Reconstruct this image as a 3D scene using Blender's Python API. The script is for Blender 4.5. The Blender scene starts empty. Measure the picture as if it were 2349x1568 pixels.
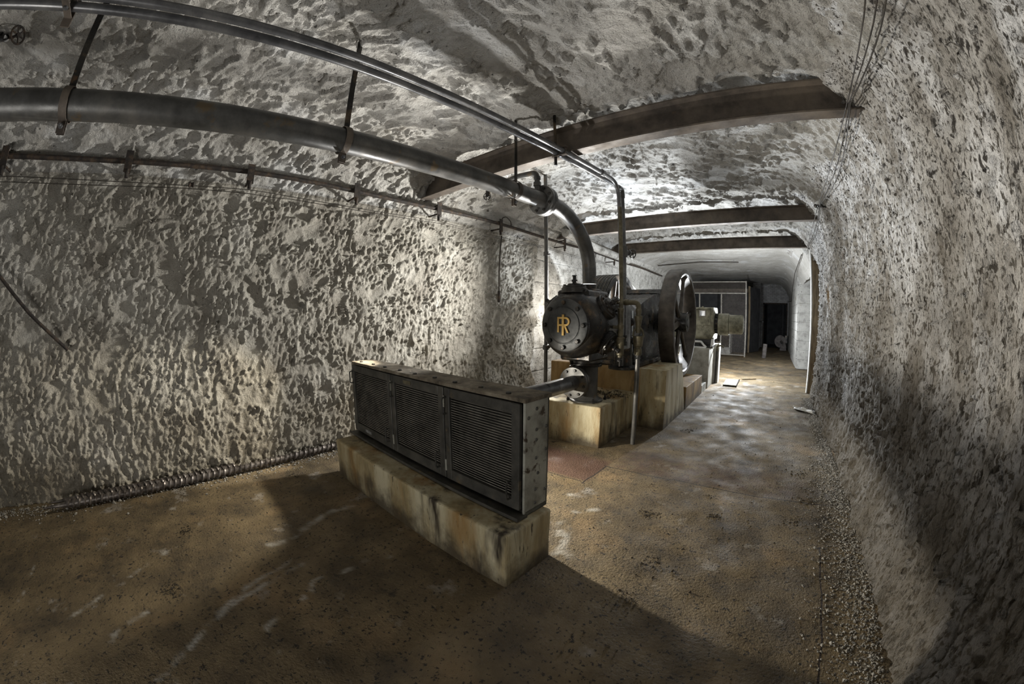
import bpy, math, random
import numpy as np
from mathutils import Matrix, Vector
random.seed(7)
sc = bpy.context.scene
COL = sc.collection
PI = math.pi

# ------------------------------------------------------------------ camera (diagonal fisheye, as in the photograph)
EYE = 1.5
cd = bpy.data.cameras.new('camera'); cam = bpy.data.objects.new('camera', cd); COL.objects.link(cam); sc.camera = cam
cd.type = 'PANO'; cd.panorama_type = 'FISHEYE_LENS_POLYNOMIAL'
cd.sensor_fit = 'HORIZONTAL'; cd.sensor_width = 36.0
cd.fisheye_fov = math.radians(220)
_S = 2349 / 36 / 1000
cd.fisheye_polynomial_k0 = 0.0; cd.fisheye_polynomial_k1 = -1.177 * _S; cd.fisheye_polynomial_k2 = 0.0
cd.fisheye_polynomial_k3 = 0.050 * _S ** 3; cd.fisheye_polynomial_k4 = 0.0
cd.clip_start = 0.02; cd.clip_end = 100
cam.matrix_world = (Matrix.Translation((0, 0, EYE)) @ Matrix.Rotation(math.radians(39.4), 4, 'Z')
                    @ Matrix.Rotation(math.radians(90 - 4.335), 4, 'X') @ Matrix.Rotation(math.radians(0.124), 4, 'Z'))

# ------------------------------------------------------------------ world, lamps, exposure
w = bpy.data.worlds.new('World'); sc.world = w; w.use_nodes = True
w.node_tree.nodes['Background'].inputs[0].default_value = (0.75, 0.8, 0.85, 1)
w.node_tree.nodes['Background'].inputs[1].default_value = 0.12
sc.view_settings.view_transform = 'Standard'; sc.view_settings.look = 'None'
sc.view_settings.gamma = 1.0; sc.view_settings.use_curve_mapping = False
sc.view_settings.exposure = 0.9
sc.cycles.max_bounces = 6; sc.cycles.diffuse_bounces = 3; sc.cycles.glossy_bounces = 3

def lamp(name, kind, loc, energy, col=(1, 1, 1), radius=0.08, target=None, spot=None, blend=0.4, size=None):
    l = bpy.data.lights.new(name, kind); l.energy = energy; l.color = col
    o = bpy.data.objects.new(name, l); COL.objects.link(o); o.location = loc
    if kind == 'AREA':
        l.shape = 'RECTANGLE'; l.size, l.size_y = size
    else:
        l.shadow_soft_size = radius
    if spot: l.spot_size = math.radians(spot); l.spot_blend = blend
    if target is not None:
        d = Vector(target) - Vector(loc); o.rotation_euler = d.to_track_quat('-Z', 'Y').to_euler()
    return o
# photographer's flash heads set down behind the machinery, plus added fill lamps
lamp('fill_far_aisle', 'POINT', (0.1, 13.4, 1.3), 30, (0.92, 0.96, 1.0), 0.06)  # added unseen fill that brightens the far end
lamp('flash_behind_motor', 'POINT', (-0.85, 9.6, 1.25), 250, (0.90, 0.95, 1.0), 0.06)
lamp('fill_behind_crankcase', 'SPOT', (-2.15, 7.45, 1.45), 600, (0.90, 0.95, 1.0), 0.06, target=(-1.6, 3.6, 2.9), spot=165, blend=1.0)  # added unseen lamp that brightens the ceiling
lamp('flash_left_aisle', 'SPOT', (-2.62, 4.98, 1.85), 660, (1.0, 0.975, 0.92), 0.07, target=(-3.1, -1.5, 1.9), spot=120, blend=1.0)
lamp('flash_left_aisle_back', 'POINT', (-3.38, 5.95, 1.5), 26, (1.0, 0.94, 0.85), 0.05)
lamp('fill_left_aisle_up', 'SPOT', (-2.9, 5.1, 1.15), 150, (0.92, 0.96, 1.0), 0.05, target=(-0.5, 4.5, 3.35), spot=110, blend=0.9)  # extra unseen lamp put in to lift the dull ceiling between the beams
lamp('flash_behind_radiator', 'SPOT', (-2.9, 2.05, 0.72), 230, (1.0, 0.93, 0.80), 0.04, target=(0.6, 2.9, 0.35), spot=110, blend=0.7)
lamp('flash_behind_radiator_up', 'SPOT', (-3.05, 2.1, 0.75), 120, (1.0, 0.98, 0.95), 0.05, target=(-0.7, 1.2, 3.3), spot=115, blend=0.9)
lamp('flash_over_radiator', 'SPOT', (-3.1, 2.2, 1.7), 150, (1.0, 0.91, 0.74), 0.03, target=(-3.42, -0.7, 0.0), spot=56, blend=0.4)
lamp('fill_behind_camera', 'AREA', (-0.4, -1.9, 0.4), 22, (1.0, 0.97, 0.92), target=(-2.4, 0.6, 2.9), size=(1.2, 1.0))  # made-up soft fill from the camera side, lifts pipes and left wall

# ------------------------------------------------------------------ mesh helpers
def V(*a): return np.array(a, float)
class MB:
    def __init__(self): self.v = []; self.f = []
    def add(self, vs, fs):
        b = len(self.v); self.v.extend([tuple(map(float, p)) for p in vs]); self.f.extend([tuple(i + b for i in f) for f in fs]); return self
    def box(self, x0, x1, y0, y1, z0, z1, bev=0.0):
        if bev > 0:
            c = bev; vs = []; fs = []
            X = (x0, x1); Y = (y0, y1); Z = (z0, z1); s = (1, -1); idx = {}
            for i in (0, 1):
                for j in (0, 1):
                    for k in (0, 1):
                        for a in range(3):
                            p = [X[i], Y[j], Z[k]]; d = [s[i] * c, s[j] * c, s[k] * c]
                            for b in range(3):
                                if b != a: p[b] += d[b]
                            idx[(i, j, k, a)] = len(vs); vs.append(p)
            def q(*k): fs.append(tuple(idx[t] for t in k))
            for i in (0, 1):
                q(*[(i, j, k, 0) for j, k in ((0, 0), (1, 0), (1, 1), (0, 1))][:: 1 if i else -1])
                q(*[(j, i, k, 1) for j, k in ((0, 0), (1, 0), (1, 1), (0, 1))][:: -1 if i else 1])
                q(*[(j, k, i, 2) for j, k in ((0, 0), (1, 0), (1, 1), (0, 1))][:: 1 if i else -1])
            for i in (0, 1):
                for j in (0, 1):
                    e = (i + j) % 2
                    r = [(i, j, 0, 0), (i, j, 1, 0), (i, j, 1, 1), (i, j, 0, 1)]; q(*(r if e else r[::-1]))
                    r = [(i, 0, j, 0), (i, 1, j, 0), (i, 1, j, 2), (i, 0, j, 2)]; q(*(r[::-1] if e else r))
                    r = [(0, i, j, 1), (1, i, j, 1), (1, i, j, 2), (0, i, j, 2)]; q(*(r if e else r[::-1]))
                    for k in (0, 1):
                        r = [(i, j, k, 0), (i, j, k, 1), (i, j, k, 2)]; q(*(r if (i + j + k) % 2 else r[::-1]))
            return self.add(vs, fs)
        vs = [(x, y, z) for z in (z0, z1) for y in (y0, y1) for x in (x0, x1)]
        return self.add(vs, [(0, 2, 3, 1), (4, 5, 7, 6), (0, 1, 5, 4), (2, 6, 7, 3), (0, 4, 6, 2), (1, 3, 7, 5)])
    def obox(self, c, size, ax=(1, 0, 0), ay=(0, 1, 0), az=None):
        c = V(*c); ax = V(*ax); ax /= np.linalg.norm(ax); ay = V(*ay); ay -= ax * ay.dot(ax); ay /= np.linalg.norm(ay); az = np.cross(ax, ay)
        h = V(*size) / 2
        vs = [c + ax * x * h[0] + ay * y * h[1] + az * z * h[2] for z in (-1, 1) for y in (-1, 1) for x in (-1, 1)]
        return self.add(vs, [(0, 2, 3, 1), (4, 5, 7, 6), (0, 1, 5, 4), (2, 6, 7, 3), (0, 4, 6, 2), (1, 3, 7, 5)])
    def lathe(self, prof, p0, axis, n=24, close=True):
        """prof: list of (r, h) along axis from p0"""
        p0 = V(*p0); a = V(*axis); a /= np.linalg.norm(a)
        t = V(0, 0, 1) if abs(a[2]) < .9 else V(1, 0, 0); e1 = np.cross(a, t); e1 /= np.linalg.norm(e1); e2 = np.cross(a, e1)
        vs = []; fs = []; m = len(prof)
        for r, h in prof:
            for k in range(n):
                th = 2 * PI * k / n; vs.append(p0 + a * h + (e1 * math.cos(th) + e2 * math.sin(th)) * max(r, 1e-5))
        for i in range(m - 1):
            for k in range(n):
                k2 = (k + 1) % n; fs.append((i * n + k, i * n + k2, (i + 1) * n + k2, (i + 1) * n + k))
        if close:
            fs.append(tuple(range(n))[::-1]); fs.append(tuple((m - 1) * n + k for k in range(n)))
        return self.add(vs, fs)
    def cyl(self, p0, p1, r, r2=None, n=16):
        p0 = V(*p0); p1 = V(*p1); L = np.linalg.norm(p1 - p0)
        return self.lathe([(r, 0), (r if r2 is None else r2, L)], p0, p1 - p0, n)
    def tube(self, path, r, n=10, caps=True, closed=False):
        P = [V(*p) for p in path]; m = len(P)
        T = []
        for i in range(m):
            a = P[i - 1] if (i > 0 or closed) else P[i]; b = P[(i + 1) % m] if (i < m - 1 or closed) else P[i]
            d = b - a; T.append(d / (np.linalg.norm(d) + 1e-12))
        t = V(0, 0, 1) if abs(T[0][2]) < .9 else V(1, 0, 0)
        e = np.cross(T[0], t); e /= np.linalg.norm(e); vs = []; fs = []
        for i in range(m):
            e = e - T[i] * e.dot(T[i]); e /= np.linalg.norm(e); g = np.cross(T[i], e)
            rr = r[i] if isinstance(r, (list, tuple)) else r
            for k in range(n):
                th = 2 * PI * k / n; vs.append(P[i] + (e * math.cos(th) + g * math.sin(th)) * rr)
        for i in range(m if closed else m - 1):
            i2 = (i + 1) % m
            for k in range(n):
                k2 = (k + 1) % n; fs.append((i * n + k, i * n + k2, i2 * n + k2, i2 * n + k))
        if caps and not closed:
            fs.append(tuple(range(n))[::-1]); fs.append(tuple((m - 1) * n + k for k in range(n)))
        return self.add(vs, fs)
    def prism(self, poly, axis, a0, a1):
        """poly: list of 2D pts; axis 'x': (y,z), 'y': (x,z), 'z': (x,y)"""
        n = len(poly)
        def mk(p, a): return (a, p[0], p[1]) if axis == 'x' else ((p[0], a, p[1]) if axis == 'y' else (p[0], p[1], a))
        vs = [mk(p, a0) for p in poly] + [mk(p, a1) for p in poly]
        fs = [tuple(range(n))[::-1], tuple(range(n, 2 * n))] + [(i, (i + 1) % n, (i + 1) % n + n, i + n) for i in range(n)]
        return self.add(vs, fs)
    def torus(self, c, axis, R, r, n=24, m=8):
        c = V(*c); a = V(*axis); a /= np.linalg.norm(a); t = V(0, 0, 1) if abs(a[2]) < .9 else V(1, 0, 0)
        e1 = np.cross(a, t); e1 /= np.linalg.norm(e1); e2 = np.cross(a, e1)
        return self.tube([c + (e1 * math.cos(2 * PI * k / n) + e2 * math.sin(2 * PI * k / n)) * R for k in range(n)], r, m, closed=True)
    def rough(self, x0, x1, y0, y1, z0, z1, step=0.06, r=0.018, amp=0.006, seed=0):
        """concrete block: rounded, slightly uneven cuboid"""
        lo = V(x0, y0, z0); hi = V(x1, y1, z1); c = (lo + hi) / 2; h = (hi - lo) / 2
        def ticks(a):
            n = max(2, int(round(2 * h[a] / step))); t = list(np.linspace(-h[a] + 2.2 * r, h[a] - 2.2 * r, n))
            return np.array([-h[a], -h[a] + r * .6, -h[a] + r * 1.2] + t + [h[a] - r * 1.2, h[a] - r * .6, h[a]])
        for a in range(3):
            b, d = (a + 1) % 3, (a + 2) % 3; tb, td = ticks(b), ticks(d)
            for s in (-1, 1):
                B, D = np.meshgrid(tb, td, indexing='ij'); p = np.zeros(B.shape + (3,)); p[..., a] = s * h[a]; p[..., b] = B; p[..., d] = D
                nz = fbm(p[..., 0] * 3 + p[..., 2] * 2.3 + seed, p[..., 1] * 3 + p[..., 2] * 1.7 + seed * .7, 3, 11)
                rr = r * (1 + 1.4 * np.clip(nz, 0, 1))[..., None]
                q = np.clip(p, -(h - rr), h - rr); dd = p - q; L = np.linalg.norm(dd, axis=-1, keepdims=True)
                p = np.where(L > 1e-9, q + dd / np.maximum(L, 1e-9) * rr, p)
                p = p * (1 + (nz[..., None] * amp) / np.maximum(h, .05)) + c
                n1, n2 = B.shape; idx = np.arange(n1 * n2).reshape(n1, n2)
                f = np.stack([idx[:-1, :-1], idx[1:, :-1], idx[1:, 1:], idx[:-1, 1:]], -1).reshape(-1, 4)
                if s < 0: f = f[:, ::-1]
                self.add(p.reshape(-1, 3), f.tolist())
        return self
    def build(self, name, mat, parent=None, angle=35, flat=False, loc=None):
        vs = np.array(self.v)
        if parent is None:
            base = V((vs[:, 0].min() + vs[:, 0].max()) / 2, (vs[:, 1].min() + vs[:, 1].max()) / 2, vs[:, 2].min()) if loc is None else V(*loc)
        else:
            base = V(*parent.get('_b', (0, 0, 0)))
        me = bpy.data.meshes.new(name); me.from_pydata((vs - base).tolist(), [], self.f); me.update()
        if not flat:
            me.shade_smooth(); me.set_sharp_from_angle(angle=math.radians(angle))
        me.materials.append(mat)
        o = bpy.data.objects.new(name, me); COL.objects.link(o)
        if parent is None: o.location = base
        else: o.parent = parent
        BASE[o.name] = tuple(base)
        o['_b'] = tuple(base)
        return o
BASE = {}

def rounded(path, rad, n=6):
    """polyline with corners filleted"""
    P = [V(*p) for p in path]; out = [P[0]]
    for i in range(1, len(P) - 1):
        a = P[i - 1] - P[i]; b = P[i + 1] - P[i]; la, lb = np.linalg.norm(a), np.linalg.norm(b); a /= la; b /= lb
        ang = math.acos(max(-1, min(1, a.dot(b)))); d = min(rad / math.tan(ang / 2), la * .49, lb * .49)
        p0, p1 = P[i] + a * d, P[i] + b * d
        for k in range(n + 1):
            t = k / n; out.append(p0 * (1 - t) ** 2 + P[i] * 2 * t * (1 - t) + p1 * t ** 2)
    out.append(P[-1]); return out

def tag(o, label, cat, group=None, kind=None):
    if label: o['label'] = label
    if cat: o['category'] = cat
    if group: o['group'] = group
    if kind: o['kind'] = kind
    return o
def thing(name, label, cat, loc=(0, 0, 0), group=None):
    o = bpy.data.objects.new(name, None); COL.objects.link(o); o.location = loc; o.empty_display_size = .1
    o['_b'] = tuple(loc); return tag(o, label, cat, group)
def struct(o): o['kind'] = 'structure'; return o
def share(name, mesh, parent, loc=(0, 0, 0), rot=(0, 0, 0), scale=(1, 1, 1)):
    """another object on the same mesh; loc in world axes"""
    o = bpy.data.objects.new(name, mesh); COL.objects.link(o)
    b = V(*parent.get('_b', (0, 0, 0))) if parent else V(0, 0, 0)
    o.location = V(*loc) - b; o.rotation_euler = rot; o.scale = scale
    if parent: o.parent = parent
    o['_b'] = tuple(loc); return o
def template(mb, mat, name, angle=35):
    me = bpy.data.meshes.new(name); me.from_pydata(mb.v, [], mb.f); me.update(); me.shade_smooth(); me.set_sharp_from_angle(angle=math.radians(angle)); me.materials.append(mat); return me
def hexhead(r=.012, h=.012):
    return MB().lathe([(r, 0), (r, h * .8), (r * .8, h)], (0, 0, 0), (0, 0, 1), 6)

# ------------------------------------------------------------------ noise
_rs = np.random.RandomState(3); _TAB = _rs.rand(256, 256) * 2 - 1
def vnoise(x, y, seed=0):
    x = np.asarray(x, float) + seed * 17.3; y = np.asarray(y, float) + seed * 31.7
    xi = np.floor(x).astype(int); yi = np.floor(y).astype(int); fx = x - xi; fy = y - yi
    fx = fx * fx * fx * (fx * (fx * 6 - 15) + 10); fy = fy * fy * fy * (fy * (fy * 6 - 15) + 10)
    a = _TAB[xi & 255, yi & 255]; b = _TAB[(xi + 1) & 255, yi & 255]; c = _TAB[xi & 255, (yi + 1) & 255]; d = _TAB[(xi + 1) & 255, (yi + 1) & 255]
    return (a * (1 - fx) + b * fx) * (1 - fy) + (c * (1 - fx) + d * fx) * fy
def fbm(x, y, o=4, seed=0):
    s = 0; a = 1.; t = 0
    for i in range(o):
        s = s + a * vnoise(x * 2 ** i, y * 2 ** i, seed + i); t += a; a *= .5
    return s / t

# ------------------------------------------------------------------ materials
def mat(name, cols, scale=4.0, rough=(0.7, 0.9), metal=0.0, bump=0.3, bscale=60.0, bdist=0.004, detail=6, stretch=(1, 1, 1), pos=(0.35, 0.65), extra=None, spec=0.5, speck=None, coord='world', bump2=None):
    """cols: list of linear rgb over a noise ramp; speck=(rgb, scale, threshold) adds shaped stains"""
    m = bpy.data.materials.new(name); m.use_nodes = True; nt = m.node_tree; N = nt.nodes; L = nt.links
    b = N['Principled BSDF']; b.inputs['Metallic'].default_value = metal; b.inputs['Specular IOR Level'].default_value = spec
    if coord == 'world':
        g = N.new('ShaderNodeNewGeometry'); src = g.outputs['Position']
    else:
        g = N.new('ShaderNodeTexCoord'); src = g.outputs['Object']
    mp = N.new('ShaderNodeMapping'); mp.inputs['Scale'].default_value = stretch; L.new(src, mp.inputs[0])
    n1 = N.new('ShaderNodeTexNoise'); n1.inputs['Scale'].default_value = scale; n1.inputs['Detail'].default_value = detail; n1.inputs['Roughness'].default_value = .65
    L.new(mp.outputs[0], n1.inputs['Vector'])
    r = N.new('ShaderNodeValToRGB'); e = r.color_ramp.elements
    k = len(cols)
    for i, c in enumerate(cols):
        p = pos[0] + (pos[1] - pos[0]) * (i / max(1, k - 1))
        if i < 2: el = e[i]; el.position = p
        else: el = e.new(p)
        el.color = (*c, 1)
    L.new(n1.outputs[0], r.inputs[0]); out = r.outputs[0]
    if speck:
        for c, s_, th, soft in speck:
            n2 = N.new('ShaderNodeTexNoise'); n2.inputs['Scale'].default_value = s_; n2.inputs['Detail'].default_value = 4; n2.inputs['Roughness'].default_value = .6
            L.new(mp.outputs[0], n2.inputs['Vector'])
            mr = N.new('ShaderNodeMapRange'); mr.inputs[1].default_value = th; mr.inputs[2].default_value = th + soft; L.new(n2.outputs[0], mr.inputs[0])
            mx = N.new('ShaderNodeMixRGB'); mx.inputs[2].default_value = (*c, 1); L.new(mr.outputs[0], mx.inputs[0]); L.new(out, mx.inputs[1]); out = mx.outputs[0]
    n3 = N.new('ShaderNodeTexNoise'); n3.inputs['Scale'].default_value = bscale; n3.inputs['Detail'].default_value = 3; n3.inputs['Roughness'].default_value = .65
    L.new(mp.outputs[0], n3.inputs['Vector'])
    bp = N.new('ShaderNodeBump'); bp.inputs['Strength'].default_value = bump; bp.inputs['Distance'].default_value = bdist; L.new(n3.outputs[0], bp.inputs['Height']); L.new(bp.outputs[0], b.inputs['Normal'])
    mr = N.new('ShaderNodeMapRange'); mr.inputs[1].default_value = .3; mr.inputs[2].default_value = .7; mr.inputs[3].default_value = rough[0]; mr.inputs[4].default_value = rough[1]
    n4 = N.new('ShaderNodeTexNoise'); n4.inputs['Scale'].default_value = scale * 1.7; n4.inputs['Detail'].default_value = 2; L.new(mp.outputs[0], n4.inputs['Vector']); L.new(n4.outputs[0], mr.inputs[0]); L.new(mr.outputs[0], b.inputs['Roughness'])
    if bump2:
        n5 = N.new('ShaderNodeTexNoise'); n5.inputs['Scale'].default_value = bump2[0]; n5.inputs['Detail'].default_value = 5; n5.inputs['Roughness'].default_value = .7
        L.new(mp.outputs[0], n5.inputs['Vector'])
        b5 = N.new('ShaderNodeBump'); b5.inputs['Strength'].default_value = 1; b5.inputs['Distance'].default_value = bump2[1]; L.new(n5.outputs[0], b5.inputs['Height']); L.new(b5.outputs[0], bp.inputs['Normal'])
    if extra: out = extra(nt, out, mp, bp) or out
    L.new(out, b.inputs['Base Color']); m['_'] = 1
    return m
def attr_mix(attr, rgb, scale=None):
    def f(nt, out, mp, bp):
        a = nt.nodes.new('ShaderNodeAttribute'); a.attribute_name = attr
        mx = nt.nodes.new('ShaderNodeMixRGB'); mx.inputs[2].default_value = (*rgb, 1)
        nt.links.new(a.outputs['Fac'], mx.inputs[0]); nt.links.new(out, mx.inputs[1]); return mx.outputs[0]
    return f
def chain(*fs):
    def f(nt, out, mp, bp):
        for g in fs: out = g(nt, out, mp, bp) or out
        return out
    return f
M = {}
def by_height(z0, z1, rgb, ns=1.3, amp=.9, keep=.25):
    """bare or earth-stained stone low on a wall, with a ragged upper limit"""
    def f(nt, out, mp, bp):
        N = nt.nodes; L = nt.links
        g = N.new('ShaderNodeNewGeometry'); sx = N.new('ShaderNodeSeparateXYZ'); L.new(g.outputs['Position'], sx.inputs[0])
        n = N.new('ShaderNodeTexNoise'); n.inputs['Scale'].default_value = ns; n.inputs['Detail'].default_value = 7; n.inputs['Roughness'].default_value = .65; L.new(g.outputs['Position'], n.inputs['Vector'])
        m1 = N.new('ShaderNodeMath'); m1.operation = 'MULTIPLY_ADD'; m1.inputs[1].default_value = amp * 4; m1.inputs[2].default_value = -amp * 2; L.new(n.outputs[0], m1.inputs[0])
        ad = N.new('ShaderNodeMath'); ad.operation = 'ADD'; L.new(sx.outputs[2], ad.inputs[0]); L.new(m1.outputs[0], ad.inputs[1])
        mr = N.new('ShaderNodeMapRange'); mr.inputs[1].default_value = z0; mr.inputs[2].default_value = z1; mr.inputs[3].default_value = 1 - keep; mr.inputs[4].default_value = 0; L.new(ad.outputs[0], mr.inputs[0])
        mx = N.new('ShaderNodeMixRGB'); mx.inputs[2].default_value = (*rgb, 1); L.new(mr.outputs[0], mx.inputs[0]); L.new(out, mx.inputs[1]); return mx.outputs[0]
    return f
M['rock_l'] = mat('rock_hewn', [(.24, .22, .185), (.36, .34, .295), (.46, .44, .39)], 2.2, (.85, .97), bump=.9, bscale=75, bdist=.014, pos=(.3, .7),
                  speck=[((.52, .5, .455), 1.1, .58, .14), ((.07, .06, .05), 16, .68, .05)], bump2=(24, .04), extra=by_height(-.1, 1.3, (.22, .185, .125), 1.3, .8, .4))
M['rock_c'] = mat('rock_ceiling', [(.35, .335, .30), (.42, .405, .375), (.50, .49, .46)], 2.4, (.8, .95), bump=.9, bscale=65, bdist=.015, pos=(.3, .7),
                  speck=[((.58, .58, .57), 1.3, .54, .14), ((.26, .225, .165), .9, .67, .12), ((.07, .065, .06), 13, .66, .05)], bump2=(20, .045))
M['rock_r'] = mat('rock_whitewashed', [(.22, .20, .17), (.44, .42, .39), (.60, .59, .57)], 3.0, (.8, .95), bump=.8, bscale=50, bdist=.012, stretch=(1, 1, .38), pos=(.32, .62),
                  speck=[((.72, .72, .72), 2.2, .47, .12), ((.10, .09, .076), 62, .53, .07), ((.05, .045, .04), 24, .59, .05), ((.16, .10, .04), 1.6, .68, .05)], bump2=(55, .03),
                  extra=by_height(.6, 2.2, (.10, .082, .056), 1.7, 1.0, .2))
M['stucco'] = mat('rough_cast', [(.2, .19, .17), (.45, .44, .41), (.6, .59, .56)], 6, (.8, .95), bump=.9, bscale=55, bdist=.015, pos=(.3, .65), speck=[((.05, .045, .04), 30, .60, .05)])
M['conc_y'] = mat('concrete_yellowed', [(.085, .062, .03), (.32, .255, .135), (.50, .45, .31)], 2.2, (.55, .85), bump=.6, bscale=80, bdist=.006, pos=(.28, .6),
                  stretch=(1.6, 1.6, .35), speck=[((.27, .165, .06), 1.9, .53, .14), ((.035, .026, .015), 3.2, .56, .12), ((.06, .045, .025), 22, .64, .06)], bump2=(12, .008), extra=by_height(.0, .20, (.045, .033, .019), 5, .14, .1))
M['conc_o'] = mat('concrete_ochre', [(.07, .045, .02), (.24, .145, .05), (.36, .25, .11)], 2.2, (.55, .85), bump=.6, bscale=80, bdist=.006, pos=(.3, .65),
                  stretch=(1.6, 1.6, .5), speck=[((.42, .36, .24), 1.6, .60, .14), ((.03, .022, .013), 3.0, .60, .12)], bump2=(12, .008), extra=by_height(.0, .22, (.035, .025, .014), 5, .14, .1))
M['conc_g'] = mat('concrete_grey', [(.12, .115, .095), (.3, .29, .25), (.42, .41, .37)], 3, (.7, .9), bump=.4, bscale=50, bdist=.006, pos=(.3, .66), speck=[((.06, .055, .04), 3.5, .62, .1)])
M['steel'] = mat('pipe_steel_dark', [(.05, .05, .048), (.085, .085, .082), (.13, .125, .115)], 5, (.3, .5), .3, bump=.25, bscale=70, bdist=.002, speck=[((.12, .09, .055), 6, .62, .08)])
M['steel2'] = mat('pipe_steel_galvanised', [(.07, .072, .077), (.12, .122, .128), (.19, .19, .19)], 5, (.25, .42), .4, bump=.15, bscale=70, bdist=.002)
M['rust'] = mat('beam_rusted', [(.055, .045, .037), (.105, .086, .069), (.15, .122, .095)], 4, (.6, .85), .15, bump=.4, bscale=60, bdist=.004, speck=[((.15, .10, .055), 5, .64, .1)])
M['iron'] = mat('cast_iron_oily', [(.010, .010, .010), (.024, .023, .022), (.05, .046, .04)], 5, (.16, .5), .4, bump=.45, bscale=45, bdist=.005, speck=[((.13, .095, .06), 4.5, .57, .12), ((.10, .06, .035), 12, .62, .08)])
M['iron_l'] = mat('cast_iron_grey_paint', [(.06, .06, .06), (.17, .175, .18), (.3, .3, .3)], 6, (.4, .7), .2, bump=.3, bscale=45, bdist=.004, speck=[((.02, .018, .015), 8, .57, .1)])
M['wheel'] = mat('flywheel_brown', [(.03, .024, .018), (.06, .05, .04), (.095, .08, .062)], 5, (.4, .65), .35, bump=.2, bscale=60, bdist=.003)
M['plate'] = mat('cover_plate_grey', [(.02, .022, .024), (.045, .048, .05), (.075, .075, .075)], 7, (.35, .6), .3, bump=.2, bscale=60, bdist=.002)
M['gold'] = mat('emblem_brass', [(.36, .23, .06), (.55, .37, .12)], 20, (.35, .55), .3, bump=.1)
M['cooler'] = mat('cabinet_paint_dark', [(.026, .025, .022), (.05, .048, .042), (.085, .08, .068)], 6, (.5, .75), .15, bump=.25, bscale=60, bdist=.003, speck=[((.11, .085, .05), 7, .64, .08)])
M['cooler_s'] = mat('cabinet_paint_green_grey', [(.14, .135, .115), (.30, .30, .26), (.40, .40, .35)], 4, (.5, .75), .05, bump=.3, bscale=60, bdist=.003, speck=[((.05, .035, .022), 9, .60, .06)])
M['dirt'] = mat('dust_crust', [(.06, .05, .035), (.15, .125, .09), (.24, .21, .16)], 9, (.85, .98), bump=.8, bscale=60, bdist=.01)
M['slat'] = mat('slat_metal', [(.09, .084, .072), (.17, .16, .14), (.24, .225, .195)], 8, (.45, .7), .25, bump=.2)
M['brass'] = mat('fitting_bronze', [(.06, .05, .03), (.12, .105, .065), (.19, .165, .11)], 9, (.4, .6), .3, bump=.25)
M['motor'] = mat('motor_paint_olive', [(.09, .085, .055), (.19, .18, .125), (.28, .27, .2)], 7, (.5, .75), .05, bump=.3, speck=[((.06, .05, .03), 9, .63, .08)])
M['white'] = mat('white_paint_and_light', [(.5, .5, .48), (.72, .72, .7)], 6, (.5, .7), bump=.1)  # white paint; also carries light put into the post edge and bracket
M['chrome'] = mat('glass_window', [(.5, .55, .6), (.7, .75, .8)], 6, (.08, .15), .9, bump=.0)
M['black'] = mat('black_rubber', [(.01, .01, .01), (.025, .024, .022)], 8, (.5, .7), bump=.2)
M['wire'] = mat('old_wire', [(.02, .018, .015), (.05, .04, .03)], 20, (.5, .7), .3, bump=.1)
M['rusty'] = mat('rust_heavy', [(.011, .009, .008), (.026, .02, .016), (.07, .046, .028)], 15, (.75, .95), .1, bump=.6, bscale=80, bdist=.004)
M['rebar'] = mat('rolled_steel_worn', [(.05, .042, .036), (.12, .105, .095), (.2, .18, .165)], 12, (.35, .6), .6, bump=.2)
M['mesh'] = mat('mesh_galvanised', [(.12, .10, .085), (.22, .19, .165)], 8, (.5, .7), .2, bump=.1)
M['cream'] = mat('cream_paint', [(.18, .165, .14), (.32, .30, .265)], 8, (.5, .7), bump=.1)
M['timber'] = mat('timber_post', [(.10, .075, .045), (.2, .15, .09), (.28, .22, .14)], 6, (.7, .9), bump=.4, stretch=(4, 4, .6))
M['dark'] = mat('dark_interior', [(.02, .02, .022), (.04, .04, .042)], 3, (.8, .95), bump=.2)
M['belt'] = mat('belt_rubber', [(.03, .028, .022), (.07, .065, .05)], 10, (.6, .8), bump=.3)
def bricks(nt, out, mp, bp):
    N = nt.nodes; L = nt.links
    g = N.new('ShaderNodeNewGeometry'); sx = N.new('ShaderNodeSeparateXYZ'); L.new(g.outputs['Position'], sx.inputs[0])
    ad = N.new('ShaderNodeMath'); ad.operation = 'ADD'; L.new(sx.outputs[0], ad.inputs[0]); L.new(sx.outputs[1], ad.inputs[1])
    cx = N.new('ShaderNodeCombineXYZ'); L.new(ad.outputs[0], cx.inputs[0]); L.new(sx.outputs[2], cx.inputs[1])
    br = N.new('ShaderNodeTexBrick'); br.inputs['Scale'].default_value = 1; br.inputs['Brick Width'].default_value = .23; br.inputs['Row Height'].default_value = .078; br.inputs['Mortar Size'].default_value = .009
    br.inputs['Color1'].default_value = (1, 1, 1, 1); br.inputs['Color2'].default_value = (.8, .8, .8, 1); br.inputs['Mortar'].default_value = (.55, .54, .53, 1)
    L.new(cx.outputs[0], br.inputs['Vector'])
    mx = N.new('ShaderNodeMixRGB'); mx.blend_type = 'MULTIPLY'; mx.inputs[0].default_value = 1; L.new(out, mx.inputs[1]); L.new(br.outputs[0], mx.inputs[2])
    b2 = N.new('ShaderNodeBump'); b2.inputs['Distance'].default_value = .01; b2.invert = True; L.new(br.outputs['Fac'], b2.inputs['Height']); L.new(bp.outputs[0], b2.inputs['Normal'])
    L.new(b2.outputs[0], N['Principled BSDF'].inputs['Normal']); return mx.outputs[0]
M['brickw'] = mat('brick_whitewashed', [(.24, .235, .23), (.40, .40, .40)], 4, (.7, .9), bump=.3, extra=bricks)
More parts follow.
